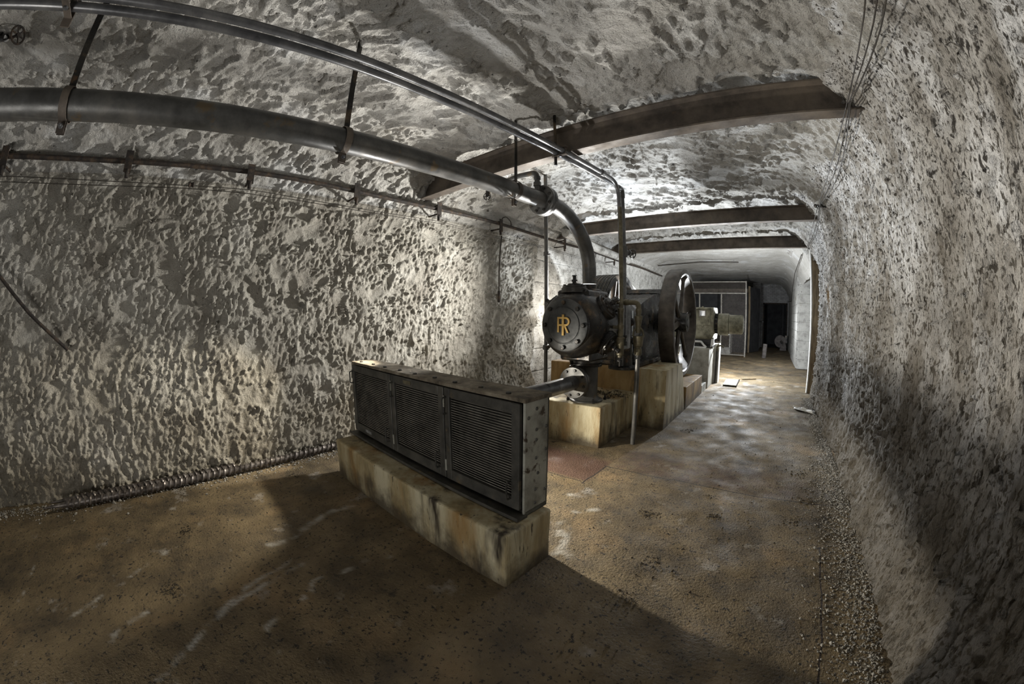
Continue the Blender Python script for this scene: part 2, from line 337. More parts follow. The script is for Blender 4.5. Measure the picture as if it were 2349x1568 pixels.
def seams(nt, out, mp, bp):
    """cast joints between the floor bays and the slab edge (drawn lines a few mm wide)"""
    N = nt.nodes; L = nt.links
    g = N.new('ShaderNodeNewGeometry'); sx = N.new('ShaderNodeSeparateXYZ')
    nz = N.new('ShaderNodeTexNoise'); nz.inputs['Scale'].default_value = 3; L.new(g.outputs['Position'], nz.inputs['Vector'])
    vm = N.new('ShaderNodeVectorMath'); vm.operation = 'MULTIPLY_ADD'; vm.inputs[1].default_value = (.05, .05, 0); L.new(nz.outputs['Color'], vm.inputs[0]); L.new(g.outputs['Position'], vm.inputs[2]); L.new(vm.outputs[0], sx.inputs[0])
    def M2(op, a, b=None):
        n = N.new('ShaderNodeMath'); n.operation = op
        for i, q in enumerate((a, b)):
            if q is None: continue
            if isinstance(q, (int, float)): n.inputs[i].default_value = q
            else: L.new(q, n.inputs[i])
        return n.outputs[0]
    def line(comp, at, wd, lo, hi, oc):
        d = M2('ABSOLUTE', M2('SUBTRACT', sx.outputs[comp], at)); a = M2('LESS_THAN', d, wd)
        return M2('MULTIPLY', a, M2('MULTIPLY', M2('GREATER_THAN', sx.outputs[oc], lo), M2('LESS_THAN', sx.outputs[oc], hi)))
    t = None
    for ln in ((1, 3.28, .007, -1.45, 1.0, 0), (1, 9.95, .02, -.4, .9, 0), (0, .60, .006, -2, 2.6, 1), (1, 2.83, .006, -2.2, -1.45, 0), (0, -1.42, .008, 2.8, 3.28, 1)):
        v = line(*ln); t = v if t is None else M2('MAXIMUM', t, v)
    mx = N.new('ShaderNodeMixRGB'); mx.inputs[2].default_value = (.03, .02, .014, 1); L.new(t, mx.inputs[0]); L.new(out, mx.inputs[1]); return mx.outputs[0]
M['floor'] = mat('floor_earth', [(.042, .031, .018), (.125, .092, .049), (.205, .153, .083)], 2.2, (.6, .95), bump=1.0, bscale=60, bdist=.010, detail=7, pos=(.3, .7),
                 speck=[((.25, .17, .085), 1.2, .55, .16), ((.26, .235, .20), 3.2, .62, .1), ((.02, .016, .011), 45, .585, .06), ((.028, .022, .016), 5.5, .66, .08), ((.5, .47, .42), 60, .74, .03)],
                 extra=chain(attr_mix('chalk', (.5, .49, .45)), attr_mix('rustpatch', (.085, .04, .03)), seams))

# ------------------------------------------------------------------ THE SETTING: hewn tunnel
XL, XR = -3.97, 0.96
def section():
    pts = [(XL, -0.06)]
    pts += [(XL, z) for z in np.linspace(0.2, 2.70, 20)]
    c = (-3.07, 2.73); pts += [(c[0] - .9 * math.cos(t), c[1] + .60 * math.sin(t)) for t in np.linspace(.05, PI / 2, 16)]
    pts += [(x, 3.33) for x in np.linspace(-2.8, 0.05, 16)]
    c = (.25, 2.55); pts += [(c[0] + .71 * math.sin(t), c[1] + .78 * math.cos(t)) for t in np.linspace(0, PI / 2, 18)]
    pts += [(XR, z) for z in np.linspace(2.4, -0.06, 20)]
    return np.array(pts)
sec = section(); seg = np.r_[0, np.cumsum(np.hypot(*np.diff(sec, axis=0).T))]
STEP = 0.0125
S = np.r_[np.arange(0, 3.4, STEP), np.arange(3.4, seg[-1], .0165)]; SX = np.interp(S, seg, sec[:, 0]); SZ = np.interp(S, seg, sec[:, 1])
def smooth(a, k):
    p = np.pad(a, k, mode='edge'); ker = np.hanning(2 * k + 3)[1:-1]; return np.convolve(p, ker / ker.sum(), 'valid')
SX = smooth(SX, 8); SZ = smooth(SZ, 8)
tx, tz = np.gradient(SX, S), np.gradient(SZ, S); ln = np.hypot(tx, tz); NX, NZ = tz / ln, -tx / ln      # inward normal
U = [-4.2]
while U[-1] < 21.2:
    y = U[-1]; U.append(y + (STEP if y < 6.5 else min(.06, STEP + (y - 6.5) * .010)) * (2.0 if y < -2.4 else 1))
U = np.array(U)
iL = int(np.searchsorted(S, seg[20] + .12)); iR = int(np.searchsorted(S, seg[-1] - 3.40)); iQ = int(np.searchsorted(S, seg[-1] - 2.62))       # border rows: left wall | ceiling | right wall
SS, UU = np.meshgrid(S, U, indexing='ij')
rng = np.random.RandomState(11)
def carve(H, n, s0, s1, u0, u1, L, W, dep, ang, jit, lev=0.012, up=False, base=0.0):
    """pick strokes: scooped out of the face, or (up) chips left standing proud of it"""
    cs = rng.uniform(s0, s1, n); cu = rng.uniform(u0, u1, n); ll = rng.uniform(*L, n); ww = rng.uniform(*W, n); dd = rng.uniform(*dep, n)
    th = ang(cs, cu) + jit * rng.randn(n); lv = base + lev * rng.randn(n); tl = rng.uniform(-.9, .9, n); ta = rng.uniform(-.9, .9, n)
    for k in range(n):
        R = max(ll[k], ww[k]) * 1.15
        i0, i1 = np.searchsorted(S, (cs[k] - R, cs[k] + R)); j0, j1 = np.searchsorted(U, (cu[k] - R, cu[k] + R))
        if i1 - i0 < 2 or j1 - j0 < 2: continue
        a_ = S[i0:i1, None] - cs[k]; b_ = U[None, j0:j1] - cu[k]; c, s = math.cos(th[k]), math.sin(th[k])
        a = (a_ * c + b_ * s) / ll[k]; b = (b_ * c - a_ * s) / ww[k]
        q = a * a + b * b
        sub = H[i0:i1, j0:j1]
        if up: np.maximum(sub, np.where(q < 1.1, lv[k] + dd[k] * (1 - q * q) + (tl[k] * b + ta[k] * a) * dd[k] * .8, -9.), out=sub)
        else: np.minimum(sub, np.where(q < 1.3, lv[k] - dd[k] * (1 - q) + tl[k] * dd[k] * b * .7, 9.), out=sub)
big = fbm(SS * .9, UU * .7, 4, 5)
med = fbm(SS * 3.1, UU * 2.6, 4, 9)
HL = np.full(SS.shape, 0.035); HC = HL.copy(); HR = HL.copy()
sl = S[iL]; sr = S[iR]; smax = S[-1]
carve(HL, 20000, 0, sl + .25, -2.6, 6.1, (.035, .085), (.012, .026), (.008, .020), lambda s, u: .22 + .22 * np.sin(u * 1.3) * np.cos(s * 2), .35, .008)
carve(HL, 16000, 0, sl + .25, -2.6, 6.1, (.02, .06), (.008, .018), (.006, .015), lambda s, u: .28 + .2 * np.sin(u * 2.1), .4, .008, True, -.012)
carve(HL, 260, .7, sl + .2, -2.6, 6.1, (.08, .20), (.045, .10), (.010, .030), lambda s, u: 1.0 + 0 * s, .8, .012)
carve(HL, 420, .7, sl + .2, -2.6, 6.1, (.06, .14), (.022, .05), (.012, .030), lambda s, u: 1.2 + 0 * s, .5, .010, True, -.015)
carve(HL, 550, 0, 1.4, -2.6, 6.1, (.07, .20), (.014, .03), (.008, .022), lambda s, u: .12 + 0 * s, .22, .008)
carve(HL, 9000, 0, sl + .25, -2.6, 6.1, (.025, .05), (.010, .020), (.006, .014), lambda s, u: .3 + 0 * s, .6, .010)
carve(HC, 9500, sl - .25, sr + .3, -2.6, 9.0, (.05, .12), (.020, .05), (.007, .018), lambda s, u: 1.0 + .5 * np.sin(u * .9 + s), .35, .007)
carve(HC, 9000, sl - .25, sr + .3, -2.6, 9.0, (.03, .08), (.014, .03), (.006, .014), lambda s, u: 1.1 + .5 * np.sin(u * .9 + s), .45, .007, True, -.010)
carve(HC, 240, sl - .2, sr + .3, -2.6, 9.0, (.12, .28), (.08, .16), (.012, .035), lambda s, u: .6 + 0 * s, .8, .012)
carve(HR, 20000, sr - .3, smax, .6, 8.9, (.035, .085), (.014, .03), (.010, .026), lambda s, u: -.12 + 0 * s, .22, .008)
carve(HR, 9000, sr - .3, smax, .6, 8.9, (.03, .07), (.012, .022), (.006, .014), lambda s, u: -.1 + 0 * s, .25, .007, True, -.010)
def sstep(a, b, x): t = np.clip((x - a) / (b - a), 0, 1); return t * t * (3 - 2 * t)
wL = 1 - sstep(sl - .18, sl + .18, SS + .12 * med); wR = sstep(sr - .25, sr + .2, SS + .15 * med)
H = HL * wL + HR * wR + HC * np.clip(1 - wL - wR, 0, 1)
H += (.05 - .036 * np.clip(1 - wL - wR, 0, 1)) * big + .018 * med + .005 * fbm(SS * 14, UU * 14, 2, 21) + .004 * fbm(SS * 34, UU * 34, 2, 22)
H += (.05 * fbm(SS * 1.1, UU * .55, 3, 80) + .03 * fbm(SS * .6, UU * 2.2, 3, 81)) * sstep(8.8, 10.5, UU)
# ceiling: shallow channels and hollows along the beams, a brow above the wire line on the left wall
H += -.05 * np.exp(-((SX[:, None] + 1.35 - .25 * (UU - 1)) / .10) ** 2) * sstep(sl, sl + .3, SS) * (1 - sstep(2.0, 2.6, UU))
for yb in (2.86, 6.22, 8.6):
    H += -.03 * np.exp(-((UU - yb - .05 * med) / .16) ** 2) * np.clip(1 - wL - wR, 0, 1)
H += .05 * np.exp(-((SS - (sl + .16)) / .07) ** 2) * (1 + .5 * med) * (1 - sstep(5.5, 6.0, UU))
H -= .13 * sstep(7.8, 8.5, UU) * sstep(sr + .5, sr + .9, SS)
# ragged foot of the right wall
H += (.06 + .05 * fbm(UU * 1.7, SS * 0, 3, 40)) * sstep(smax - .5, smax - .1, SS)
# left wall beyond the quarried face: rough-cast masonry
edge = 5.55 + .22 * fbm(SS * 1.6, UU * 0, 3, 33)
zone = sstep(0, .05, UU - edge) * (SS < sl + .35)
Hs = -.055 + .012 * fbm(SS * 9, UU * 9, 4, 50) + .01 * big - .02 * (np.abs((SZ[:, None] / .42) % 1 - .02) < .02)
H = H * (1 - zone) + Hs * zone
PX = SX[:, None] + NX[:, None] * H; PZ = SZ[:, None] + NZ[:, None] * H; PY = UU + .0 * H
def grid_object(name, i0, i1, j0, j1, mats, z=None):
    vx = np.stack([PX[i0:i1, j0:j1], PY[i0:i1, j0:j1], PZ[i0:i1, j0:j1]], -1); n1, n2 = vx.shape[:2]
    idx = np.arange(n1 * n2, dtype=np.int32).reshape(n1, n2)
    f = np.stack([idx[:-1, :-1], idx[:-1, 1:], idx[1:, 1:], idx[1:, :-1]], -1).reshape(-1)
    return np_mesh(name, vx.reshape(-1, 3), f, mats, None if z is None else z[i0:i1 - 1, j0:j1 - 1].reshape(-1))
def np_mesh(name, vx, f, mats, mi=None):
    me = bpy.data.meshes.new(name); nf = len(f) // 4
    me.vertices.add(len(vx)); me.vertices.foreach_set('co', vx.astype(np.float32).ravel())
    me.loops.add(len(f)); me.loops.foreach_set('vertex_index', f.astype(np.int32))
    me.polygons.add(nf); me.polygons.foreach_set('loop_start', np.arange(0, 4 * nf, 4, dtype=np.int32))
    for m_ in mats: me.materials.append(m_)
    if mi is not None: me.polygons.foreach_set('material_index', mi.astype(np.int32))
    me.update(calc_edges=True); me.shade_smooth()
    o = bpy.data.objects.new(name, me); COL.objects.link(o); return struct(o)
jR = int(np.searchsorted(U, 8.66))
# whitewash ends in a ragged line on the vault's right shoulder
wash = (SS + .55 * fbm(SS * 1.5, UU * 1.5, 5, 90) + .12 * fbm(SS * 11, UU * 11, 2, 91)) > sr
stu = zone > .5
grid_object('wall_left', 0, iL + 1, 0, len(U), [M['rock_l'], M['stucco']], stu * 1)
grid_object('ceiling', iL, iR + 1, 0, len(U), [M['rock_c'], M['stucco'], M['rock_r']], np.where(stu, 1, np.where(wash, 2, 0)))
grid_object('wall_right', iR, len(S), 0, jR, [M['rock_r'], M['rock_c']], np.where(wash, 0, 1))
grid_object('ceiling_right_edge', iR, iQ + 1, jR - 1, len(U), [M['rock_c']])

# floor
FX = np.arange(-4.25, 1.85, .02)
FY = [-4.2]
while FY[-1] < 21.4:
    y = FY[-1]; FY.append(y + (.02 if -2.2 < y < 5 else .06))
FY = np.array(FY); AX, AY = np.meshgrid(FX, FY, indexing='ij')
FZ = .012 * fbm(AX * 1.3, AY * 1.3, 4, 60) + .004 * fbm(AX * 9, AY * 9, 3, 61) - .012
FZ += .03 * sstep(.62, .95, AX) * sstep(.5, 1.2, AY) * (1 - sstep(4.6, 5.4, AY))
streaks = [[(-2.42, .38), (-2.40, .51), (-2.5, .69), (-2.63, .97), (-2.59, 1.14)], [(-2.09, .49), (-2.04, .32), (-1.97, .07), (-1.84, -.17), (-1.71, -.32), (-1.55, -.51)],
           [(-2.14, .35), (-2.04, .09), (-1.9, -.11)], [(-2.47, -.63), (-2.6, -.49), (-2.68, -.36)], [(-2.17, -1.02), (-2.32, -.81)], [(-1.94, -.73), (-2.01, -.62), (-2.11, -.51)],
           [(-1.64, .1), (-1.71, .22), (-1.78, .38)], [(-1.85, .68), (-1.89, .83), (-1.83, .98), (-1.77, 1.07)], [(-1.81, .44), (-1.87, .49), (-1.89, .54)],
           [(-2.06, 3.05), (-2.0, 3.13)], [(-1.42, 2.53), (-1.26, 2.66)], [(-1.25, 2.28), (-1.12, 2.41)], [(-1.23, 2.06), (-1.15, 2.01), (-1.02, 1.75)], [(-1.01, 1.81), (-.96, 1.76)],
           [(-2.43, -1.46), (-2.56, -1.41), (-2.86, -1.42)]]
wid = [.03, .020, .017, .016, .016, .017, .017, .016, .016, .05, .03, .03, .05, .03, .008]
chalk = np.zeros(AX.shape); wob = .03 * fbm(AX * 6, AY * 6, 3, 70); tex = fbm(AX * 16, AY * 16, 3, 71)
for pts, wd in zip(streaks, wid):
    for a, b in zip(pts[:-1], pts[1:]):
        a, b = V(*a), V(*b); d = b - a; t = np.clip(((AX - a[0]) * d[0] + (AY - a[1]) * d[1]) / d.dot(d), 0, 1)
        ds = np.hypot(AX - a[0] - t * d[0] + wob, AY - a[1] - t * d[1] + wob)
        chalk = np.maximum(chalk, np.clip(1.3 - ds / wd, 0, 1) * np.clip(.30 + .9 * tex, 0, .6))
chalk = np.maximum(chalk, .30 * np.clip(fbm(AX * 5, AY * 5, 4, 72) * 3 - .6, 0, 1) * sstep(4.6, 6, AY) * (1 - sstep(9.2, 10, AY)) * (AX > -1.4))
rp = sstep(-2.5, -2.3, AX) * (1 - sstep(-1.46, -1.42, AX)) * sstep(2.80, 2.86, AY) * (1 - sstep(3.3, 3.5, AY)) * .8
rp = np.maximum(rp, .45 * sstep(-1.5, -1.3, AX) * (1 - sstep(.2, .8, AX)) * sstep(3.27, 3.3, AY) * (1 - sstep(3.6, 4.0, AY)) * np.clip(.6 + tex, 0, 1))
n1, n2 = AX.shape; idx = np.arange(n1 * n2, dtype=np.int32).reshape(n1, n2)
fl = np_mesh('floor', np.stack([AX, AY, FZ], -1).reshape(-1, 3), np.stack([idx[:-1, :-1], idx[1:, :-1], idx[1:, 1:], idx[:-1, 1:]], -1).reshape(-1), [M['floor']])
for nm, arr in (('chalk', chalk), ('rustpatch', rp)):
    at = fl.data.attributes.new(nm, 'FLOAT', 'POINT'); at.data.foreach_set('value', arr.astype(np.float32).ravel())

# side bay behind the post, block pier, far block wall, end wall with a doorway
struct(MB().box(1.7, 1.82, 8.4, 12.9, -.1, 3.0).build('wall_side_bay', M['rock_r']))
struct(MB().box(.93, 1.82, 8.5, 12.9, 2.72, 2.85).build('ceiling_side_bay', M['rock_c']))
pier = struct(MB().box(.95, 1.75, 12.75, 20.9, -.05, 3.3).build('wall_right_far', M['stucco']))
M['blockc'] = mat('block_pitted', [(.22, .215, .20), (.38, .375, .355), (.46, .455, .43)], 5, (.8, .95), bump=.8, bscale=50, bdist=.01, pos=(.3, .65), speck=[((.05, .045, .04), 22, .64, .05), ((.20, .17, .11), 1.5, .62, .1)])
bl = template(MB().rough(-.4, .4, -.06, .06, -.1415, .1415, .12, .008, .006, 3), M['blockc'], 'block')
for k in range(11):
    share('block', bl, pier, (1.31 + .012 * random.uniform(-1, 1), 12.70 + .01 * random.uniform(-1, 1), .14 + k * .286))
bs = template(MB().rough(-.05, .05, -.298, .298, -.1415, .1415, .12, .008, .006, 5), M['blockc'], 'block_side')
for k in range(11):
    for j in range(6):
        share('block', bs, pier, (.925 + .006 * random.uniform(-1, 1), 13.07 + j * .6 + (.15 if k % 2 else 0), .14 + k * .286))
EY = 21.2
end = MB().box(-4.4, -.40, EY, EY + .25, -.05, 3.5).box(.87, 1.9, EY, EY + .25, -.05, 3.5).box(-.40, .87, EY, EY + .25, 2.28, 3.5)
struct(end.build('wall_back', M['brickw']))
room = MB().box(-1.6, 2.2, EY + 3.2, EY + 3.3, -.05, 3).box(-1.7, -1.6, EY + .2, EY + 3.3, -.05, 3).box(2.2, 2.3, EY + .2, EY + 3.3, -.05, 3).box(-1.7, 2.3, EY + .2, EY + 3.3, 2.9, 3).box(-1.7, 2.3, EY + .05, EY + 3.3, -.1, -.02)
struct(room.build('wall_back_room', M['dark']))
dr = struct(MB().box(-.43, -.37, EY - .04, EY + .2, -.02, 2.32).box(.84, .90, EY - .04, EY + .2, -.02, 2.32).box(-.43, .90, EY - .04, EY + .2, 2.26, 2.32).build('door_1', M['rusty']))
MB().box(.62, .66, EY - .5, EY - .02, .02, 2.24).build('door_leaf', M['dark'], dr)
MB().cyl((.61, EY - .45, 1.0), (.57, EY - .45, 1.0), .02, n=8).build('door_handle', M['steel'], dr)
struct(MB().box(-.94, -.54, 20.3, EY + .01, -.05, 3.4).build('wall_back_pier', M['brickw']))
struct(MB().box(-.96, -.38, 20.24, 20.30, 1.30, 1.38).build('trim_1', M['black']))

# ------------------------------------------------------------------ STEEL ROOF BEAMS
def beam(y, z0, h, x0, x1, fw, label):
    t = .014; hw = fw / 2
    prof = [(-hw, 0), (hw, 0), (hw, t), (.006, t * 1.7), (.006, h - t * 1.7), (hw, h - t), (hw, h), (-hw, h), (-hw, h - t), (-.006, h - t * 1.7), (-.006, t * 1.7), (-hw, t)]
    o = MB().prism([(y + a, z0 + b) for a, b in prof], 'x', x0, x1).build('roof_beam', M['rust'])
    return tag(o, label, 'beam', 'steel roof beams')
beam(2.87, 3.0, .28, -4.0, 1.0, .13, 'rusted steel roof beam nearest the camera, crossing above the overhead pipes')
beam(6.22, 3.0, .24, -4.0, 1.0, .12, 'middle of the three rusted steel roof beams')
beam(8.60, 3.0, .25, -4.0, 1.0, .12, 'farthest rusted steel roof beam, ending above the white-edged post')

# ------------------------------------------------------------------ RADIATOR CABINET ON ITS PLINTH
pl = thing('cooler_plinth', 'long low yellow-stained concrete plinth under the radiator cabinet', 'plinth', (-2.17, 1.53, 0))
MB().rough(-3.25, -1.09, 1.31, 1.73, -.03, .345, .06, .016, .008, 2).build('plinth_block', M['conc_y'], pl)
pl.rotation_euler.z = math.radians(-1.6)
CX0, CY0, CZ0 = -2.225, 1.56, .345
cab = thing('radiator_cabinet', 'dark grey three-door louvred radiator cabinet standing on a long concrete plinth', 'radiator', (CX0, CY0, CZ0))
hx, dep, ht = 1.075, .215, .695
def cb(x0, x1, y0, y1, z0, z1): return (CX0 + x0, CX0 + x1, CY0 + y0, CY0 + y1, CZ0 + z0, CZ0 + z1)
body = MB().box(*cb(-hx, hx, dep - .012, dep, 0, ht)).box(*cb(-hx, -hx + .02, .012, dep - .012, 0, ht)).box(*cb(-hx, hx, .014, dep - .012, .0, .03)).box(*cb(-hx + .02, hx - .02, .10, .115, .03, ht - .02))
body.build('casing', M['cooler'], cab)
side = MB().box(*cb(hx - .016, hx, 0, dep, 0, ht), bev=.004).build('side_panel', M['cooler_s'], cab); side['label'] = 'pale grey-green riveted end panel'
rv = template(MB().lathe([(.011, 0), (.0095, .004), (.004, .008)], (0, 0, 0), (1, 0, 0), 8), M['cooler'], 'rivet')
for y_, z_ in ((.1, .64), (.1, .52), (.1, .46), (.1, .35), (.12, .25), (.1, .15), (.1, .06), (.19, .38), (.19, .52), (.19, .12), (.03, .6)):
    share('rivet', rv, side, (CX0 + hx, CY0 + y_, CZ0 + z_))
top = MB().rough(CX0 - hx - .012, CX0 + hx + .012, CY0 - .012, CY0 + dep + .012, CZ0 + ht - .006, CZ0 + ht + .018, .03, .004, .004, 4)
tp = top.build('top_plate', M['dirt'], cab); tp['label'] = 'top plate crusted with dust'
bt = template(hexhead(.017, .013), M['cooler'], 'bolt')
for k in range(9):
    share('bolt', bt, tp, (CX0 - hx + .12 + k * .235, CY0 + .035 + .01 * (k % 2), CZ0 + ht + .016), (0, 0, k))
lip = MB().prism([(CY0 - .075, CZ0 + .008), (CY0 - .075, CZ0 + .030), (CY0 - .068, CZ0 + .030), (CY0 - .066, CZ0 + .016), (CY0 + .014, CZ0 + .020), (CY0 + .014, CZ0 + .002)], 'x', CX0 - hx - .03, CX0 + hx + .015)
lip.build('drip_tray', M['cooler'], cab)
edges = [-hx + .004, -.30, .40, hx - .016]
slat_y = CY0 + .002
hd = template(MB().tube(rounded([(0, 0, 0), (0, -.028, 0), (0, -.034, -.012), (0, -.034, -.098), (0, -.028, -.11), (0, 0, -.11)], .015, 4), .006, 6), M['cooler'], 'handle')
for d in range(3):
    a, b = CX0 + edges[d] + .006, CX0 + edges[d + 1] - .006; z0, z1 = CZ0 + .045, CZ0 + ht - .012
    fwL, fwR, fwT, fwB = .05, .058, .058, .075
    fr = MB().box(a, a + fwL, CY0 - .022, CY0 + .006, z0, z1, bev=.004).box(b - fwR, b, CY0 - .022, CY0 + .006, z0, z1, bev=.004)
    fr.box(a + fwL, b - fwR, CY0 - .0215, CY0 + .006, z1 - fwT, z1, bev=.004).box(a + fwL, b - fwR, CY0 - .0215, CY0 + .006, z0, z0 + fwB, bev=.004)
    door = fr.build('door', M['cooler'], cab)
    n = 31; sw = (b - fwR) - (a + fwL)
    me = template(MB().obox((0, 0, 0), (sw + .01, .013, .0052), (1, 0, 0), (0, -.86, .5)), M['slat'], 'slat')
    for k in range(n):
        zz = z0 + fwB + (z1 - fwT - z0 - fwB) * (k + .5) / n
        share('slat', me, door, ((a + fwL + b - fwR) / 2, slat_y, zz), (random.uniform(-.05, .05), random.uniform(-.003, .003), 0))
    share('handle', hd, door, (a + .022, CY0 - .022, z1 - .06)); share('handle', hd, door, (b - .062, CY0 - .022, z0 + .175))
    for hz in (z1 - .13, z0 + .06): MB().box(a - .008, a + .006, CY0 - .026, CY0 + .0, hz, hz + .08).build('hinge', M['cooler_s'], door)
    if d == 1:
        o = MB().box(a + .20, a + .30, CY0 - .026, CY0 - .021, z1 - .042, z1 - .016).build('maker_plate', M['brass'], door); o['label'] = 'small tarnished brass plate'
    if d == 0:
        o = MB().box(a + .24, a + .36, CY0 - .026, CY0 - .021, z0 + .03, z0 + .055).build('maker_plate', M['iron_l'], door); o['label'] = 'small pale metal plate'
cab.rotation_euler.z = math.radians(-2.6)

# ------------------------------------------------------------------ CONCRETE BASES OF THE COMPRESSOR
o = MB().rough(-2.56, -1.73, 3.66, 4.75, -.03, .47, .06, .015, .006, 6).build('cylinder_plinth', M['conc_y'])
tag(o, 'low yellow-stained concrete block under the compressor cylinder, in front of a taller block', 'plinth')
cp = thing('compressor_plinth', 'tall ochre-stained concrete foundation block carrying the compressor frame', 'plinth', (-2.3, 5.5, 0))
MB().rough(-3.12, -1.66, 4.74, 5.36, -.03, .79, .06, .014, .006, 7).build('foundation_block', M['conc_o'], cp)
MB().rough(-2.50, -1.66, 5.36, 7.42, -.03, .785, .07, .014, .006, 17).build('foundation_block', M['conc_y'], cp)
ck = MB(); st = .06
ck.prism([(4.74, -.03), (6.0, -.03), (5.62, .79), (4.74, .79)], 'x', -1.664, -1.30)
ck.build('foundation_cheek', M['conc_y'], cp)
o = MB().rough(-1.645, -1.30, 6.02, 7.47, -.03, .36, .06, .012, .005, 8).build('pit_step', M['conc_o']); tag(o, 'low ochre concrete step below the big flywheel', 'plinth')
mp_ = thing('motor_plinth', 'grey-green concrete block under the electric motor, with a low ledge', 'plinth', (-2.1, 8.4, 0))
MB().rough(-3.2, -1.28, 8.05, 8.80, -.03, .84, .07, .012, .006, 9).build('plinth_block', M['conc_g'], mp_)
MB().rough(-3.2, -1.30, 7.50, 8.05, -.03, .14, .07, .012, .006, 10).build('ledge', M['conc_g'], mp_)
o = MB().box(-1.9, -1.17, 8.86, 9.12, -.02, .89, bev=.008).build('switch_box', M['white']); tag(o, 'white painted box standing behind the motor block', 'box')

# ------------------------------------------------------------------ COMPRESSOR
AXX, AXZ = -2.06, 1.385
comp = thing('air_compressor', 'large black horizontal piston compressor with a gold monogram on its cylinder cover', 'compressor', (AXX, 5.0, .79))
cylb = MB().lathe([(.285, 3.405), (.31, 3.425), (.345, 3.47), (.372, 3.54), (.378, 3.62), (.378, 4.02), (.36, 4.10), (.30, 4.18), (.275, 4.24), (.275, 4.36)], (AXX, 0, AXZ), (0, 1, 0), 48)
cyo = cylb.build('cylinder', M['iron'], comp, angle=50)
MB().box(AXX - .20, AXX + .20, 3.55, 4.08, AXZ + .26, AXZ + .385, bev=.02).build('valve_chest', M['iron'], comp)
MB().box(AXX - .20, AXX + .20, 3.62, 4.1, AXZ - .41, AXZ - .26, bev=.02).build('valve_chest', M['iron'], comp)
for s_ in (-1, 1):
    c_ = AXX + s_ * .34
    o = MB().box(min(c_ - .02, c_ + .05 * s_), max(c_ + .02, c_ + .05 * s_), 3.98, 4.34, AXZ - .30, AXZ + .24, bev=.015).build('water_jacket', M['iron_l'], comp); o['label'] = 'water jacket in flaking pale grey paint'
# end cover with bolts and emblem
cov = MB().lathe([(.275, 0), (.283, -.006), (.283, -.026), (.272, -.032), (.205, -.034), (.2, -.030), (.193, -.030), (.188, -.038), (.02, -.040)], (AXX, 3.405, AXZ), (0, 1, 0), 48)
cv = cov.build('end_cover', M['plate'], comp); cv['label'] = 'round bolted end cover'
nb = template(hexhead(.025, .024), M['iron'], 'bolt'); nb2 = template(hexhead(.016, .016), M['iron'], 'small_bolt')
for k in range(8):
    t = k * PI / 4; share('bolt', nb, cv, (AXX + .24 * math.sin(t), 3.372, AXZ + .24 * math.cos(t)), (PI / 2, t, 0))
em = MB(); ey0, ey1 = 3.352, 3.366
def flat(poly, dy=0.0):
    em.prism([(AXX + x, AXZ + z) for x, z in poly], 'y', ey1, ey0 - dy)
def bar(x0, x1, z0, z1, dy=0.0): flat([(x0, z0), (x1, z0), (x1, z1), (x0, z1)], dy)
bar(-.069, -.047, -.078, .085); bar(-.010, .014, -.110, .112, .002)
bar(-.047, -.010, .065, .085, .0004); bar(.014, .036, .065, .085, .0004); bar(-.047, -.010, -.010, .010, .0004); bar(.014, .036, -.010, .010, .0004)
for k in range(14):
    t0, t1 = PI * k / 14, PI * (k + 1) / 14
    flat([(.036 + r_ * math.sin(t), .0375 + r_ * math.cos(t)) for r_, t in ((.0275, t0), (.0475, t0), (.0475, t1), (.0275, t1))], .0004)
flat([(.014, -.010), (.036, -.010), (.072, -.080), (.049, -.080)], .0008)
o = em.build('emblem', M['gold'], cv); o['label'] = 'gold letters R and I interlaced'
# valve covers around the barrel
def valve_cover(phi, y, r=.135, knob=True):
    n = V(math.sin(phi), 0, math.cos(phi)); p = V(AXX, y, AXZ) + n * .355
    c_ = MB().lathe([(r + .012, 0), (r + .012, .05), (r, .058), (r, .075), (r * .62, .080), (r * .55, .10), (r * .2, .105)], p, n, 28).build('valve_cover', M['iron'], comp)
    e1 = V(0, 1, 0); e2 = np.cross(n, e1)
    for k in range(6):
        t = k * PI / 3 + .3; q = p + n * .075 + (e1 * math.cos(t) + e2 * math.sin(t)) * r * .84
        b_ = share('bolt', nb2, c_, q); b_.rotation_euler = Vector(n).to_track_quat('Z', 'Y').to_euler()
    if knob:
        MB().lathe([(.024, .0), (.024, .03), (.034, .032), (.034, .055), (.02, .058), (.02, .09), (.026, .092), (.026, .105)], p + n * .09, n, 10).build('set_screw', M['iron'], c_)
for ph, y in ((0, 3.60), (1.02, 3.74), (2.12, 3.78), (-1.02, 3.74), (-2.12, 3.78)): valve_cover(ph, y)
MB().lathe([(.16, 0), (.16, .03), (.12, .045), (.095, .05), (.095, .10)], (AXX, 3.94, AXZ + .37), (0, 0, 1), 28).build('outlet_flange', M['iron'], comp)
MB().lathe([(.19, 0), (.19, .035), (.17, .04), (.16, .12)], (AXX, 3.90, AXZ - .49), (0, 0, 1), 28).build('inlet_flange', M['iron'], comp)
# distance piece, flanges and crank frame
dp = MB().lathe([(.30, 4.36), (.30, 4.40), (.24, 4.42), (.22, 4.5), (.24, 4.72), (.34, 4.76), (.34, 4.86)], (AXX, 0, AXZ), (0, 1, 0), 36)
dp.build('distance_piece', M['iron_l'], comp)
prof = [(4.86, .80), (4.84, 1.08), (4.86, 1.50), (4.95, 1.60), (5.25, 1.70), (5.60, 1.79), (5.95, 1.86), (6.20, 1.88), (6.45, 1.84), (6.70, 1.72), (6.9, 1.5), (6.98, 1.1), (7.0, .80)]
MB().prism(prof, 'x', -2.46, -1.82).build('crankcase', M['iron'], comp, angle=25)
MB().prism([(5.9, 1.86), (5.96, 1.93), (6.2, 1.945), (6.5, 1.89), (6.75, 1.75), (6.70, 1.70), (6.45, 1.82), (6.2, 1.87)], 'x', -2.50, -1.78).build('hood_rim', M['iron'], comp, angle=25)
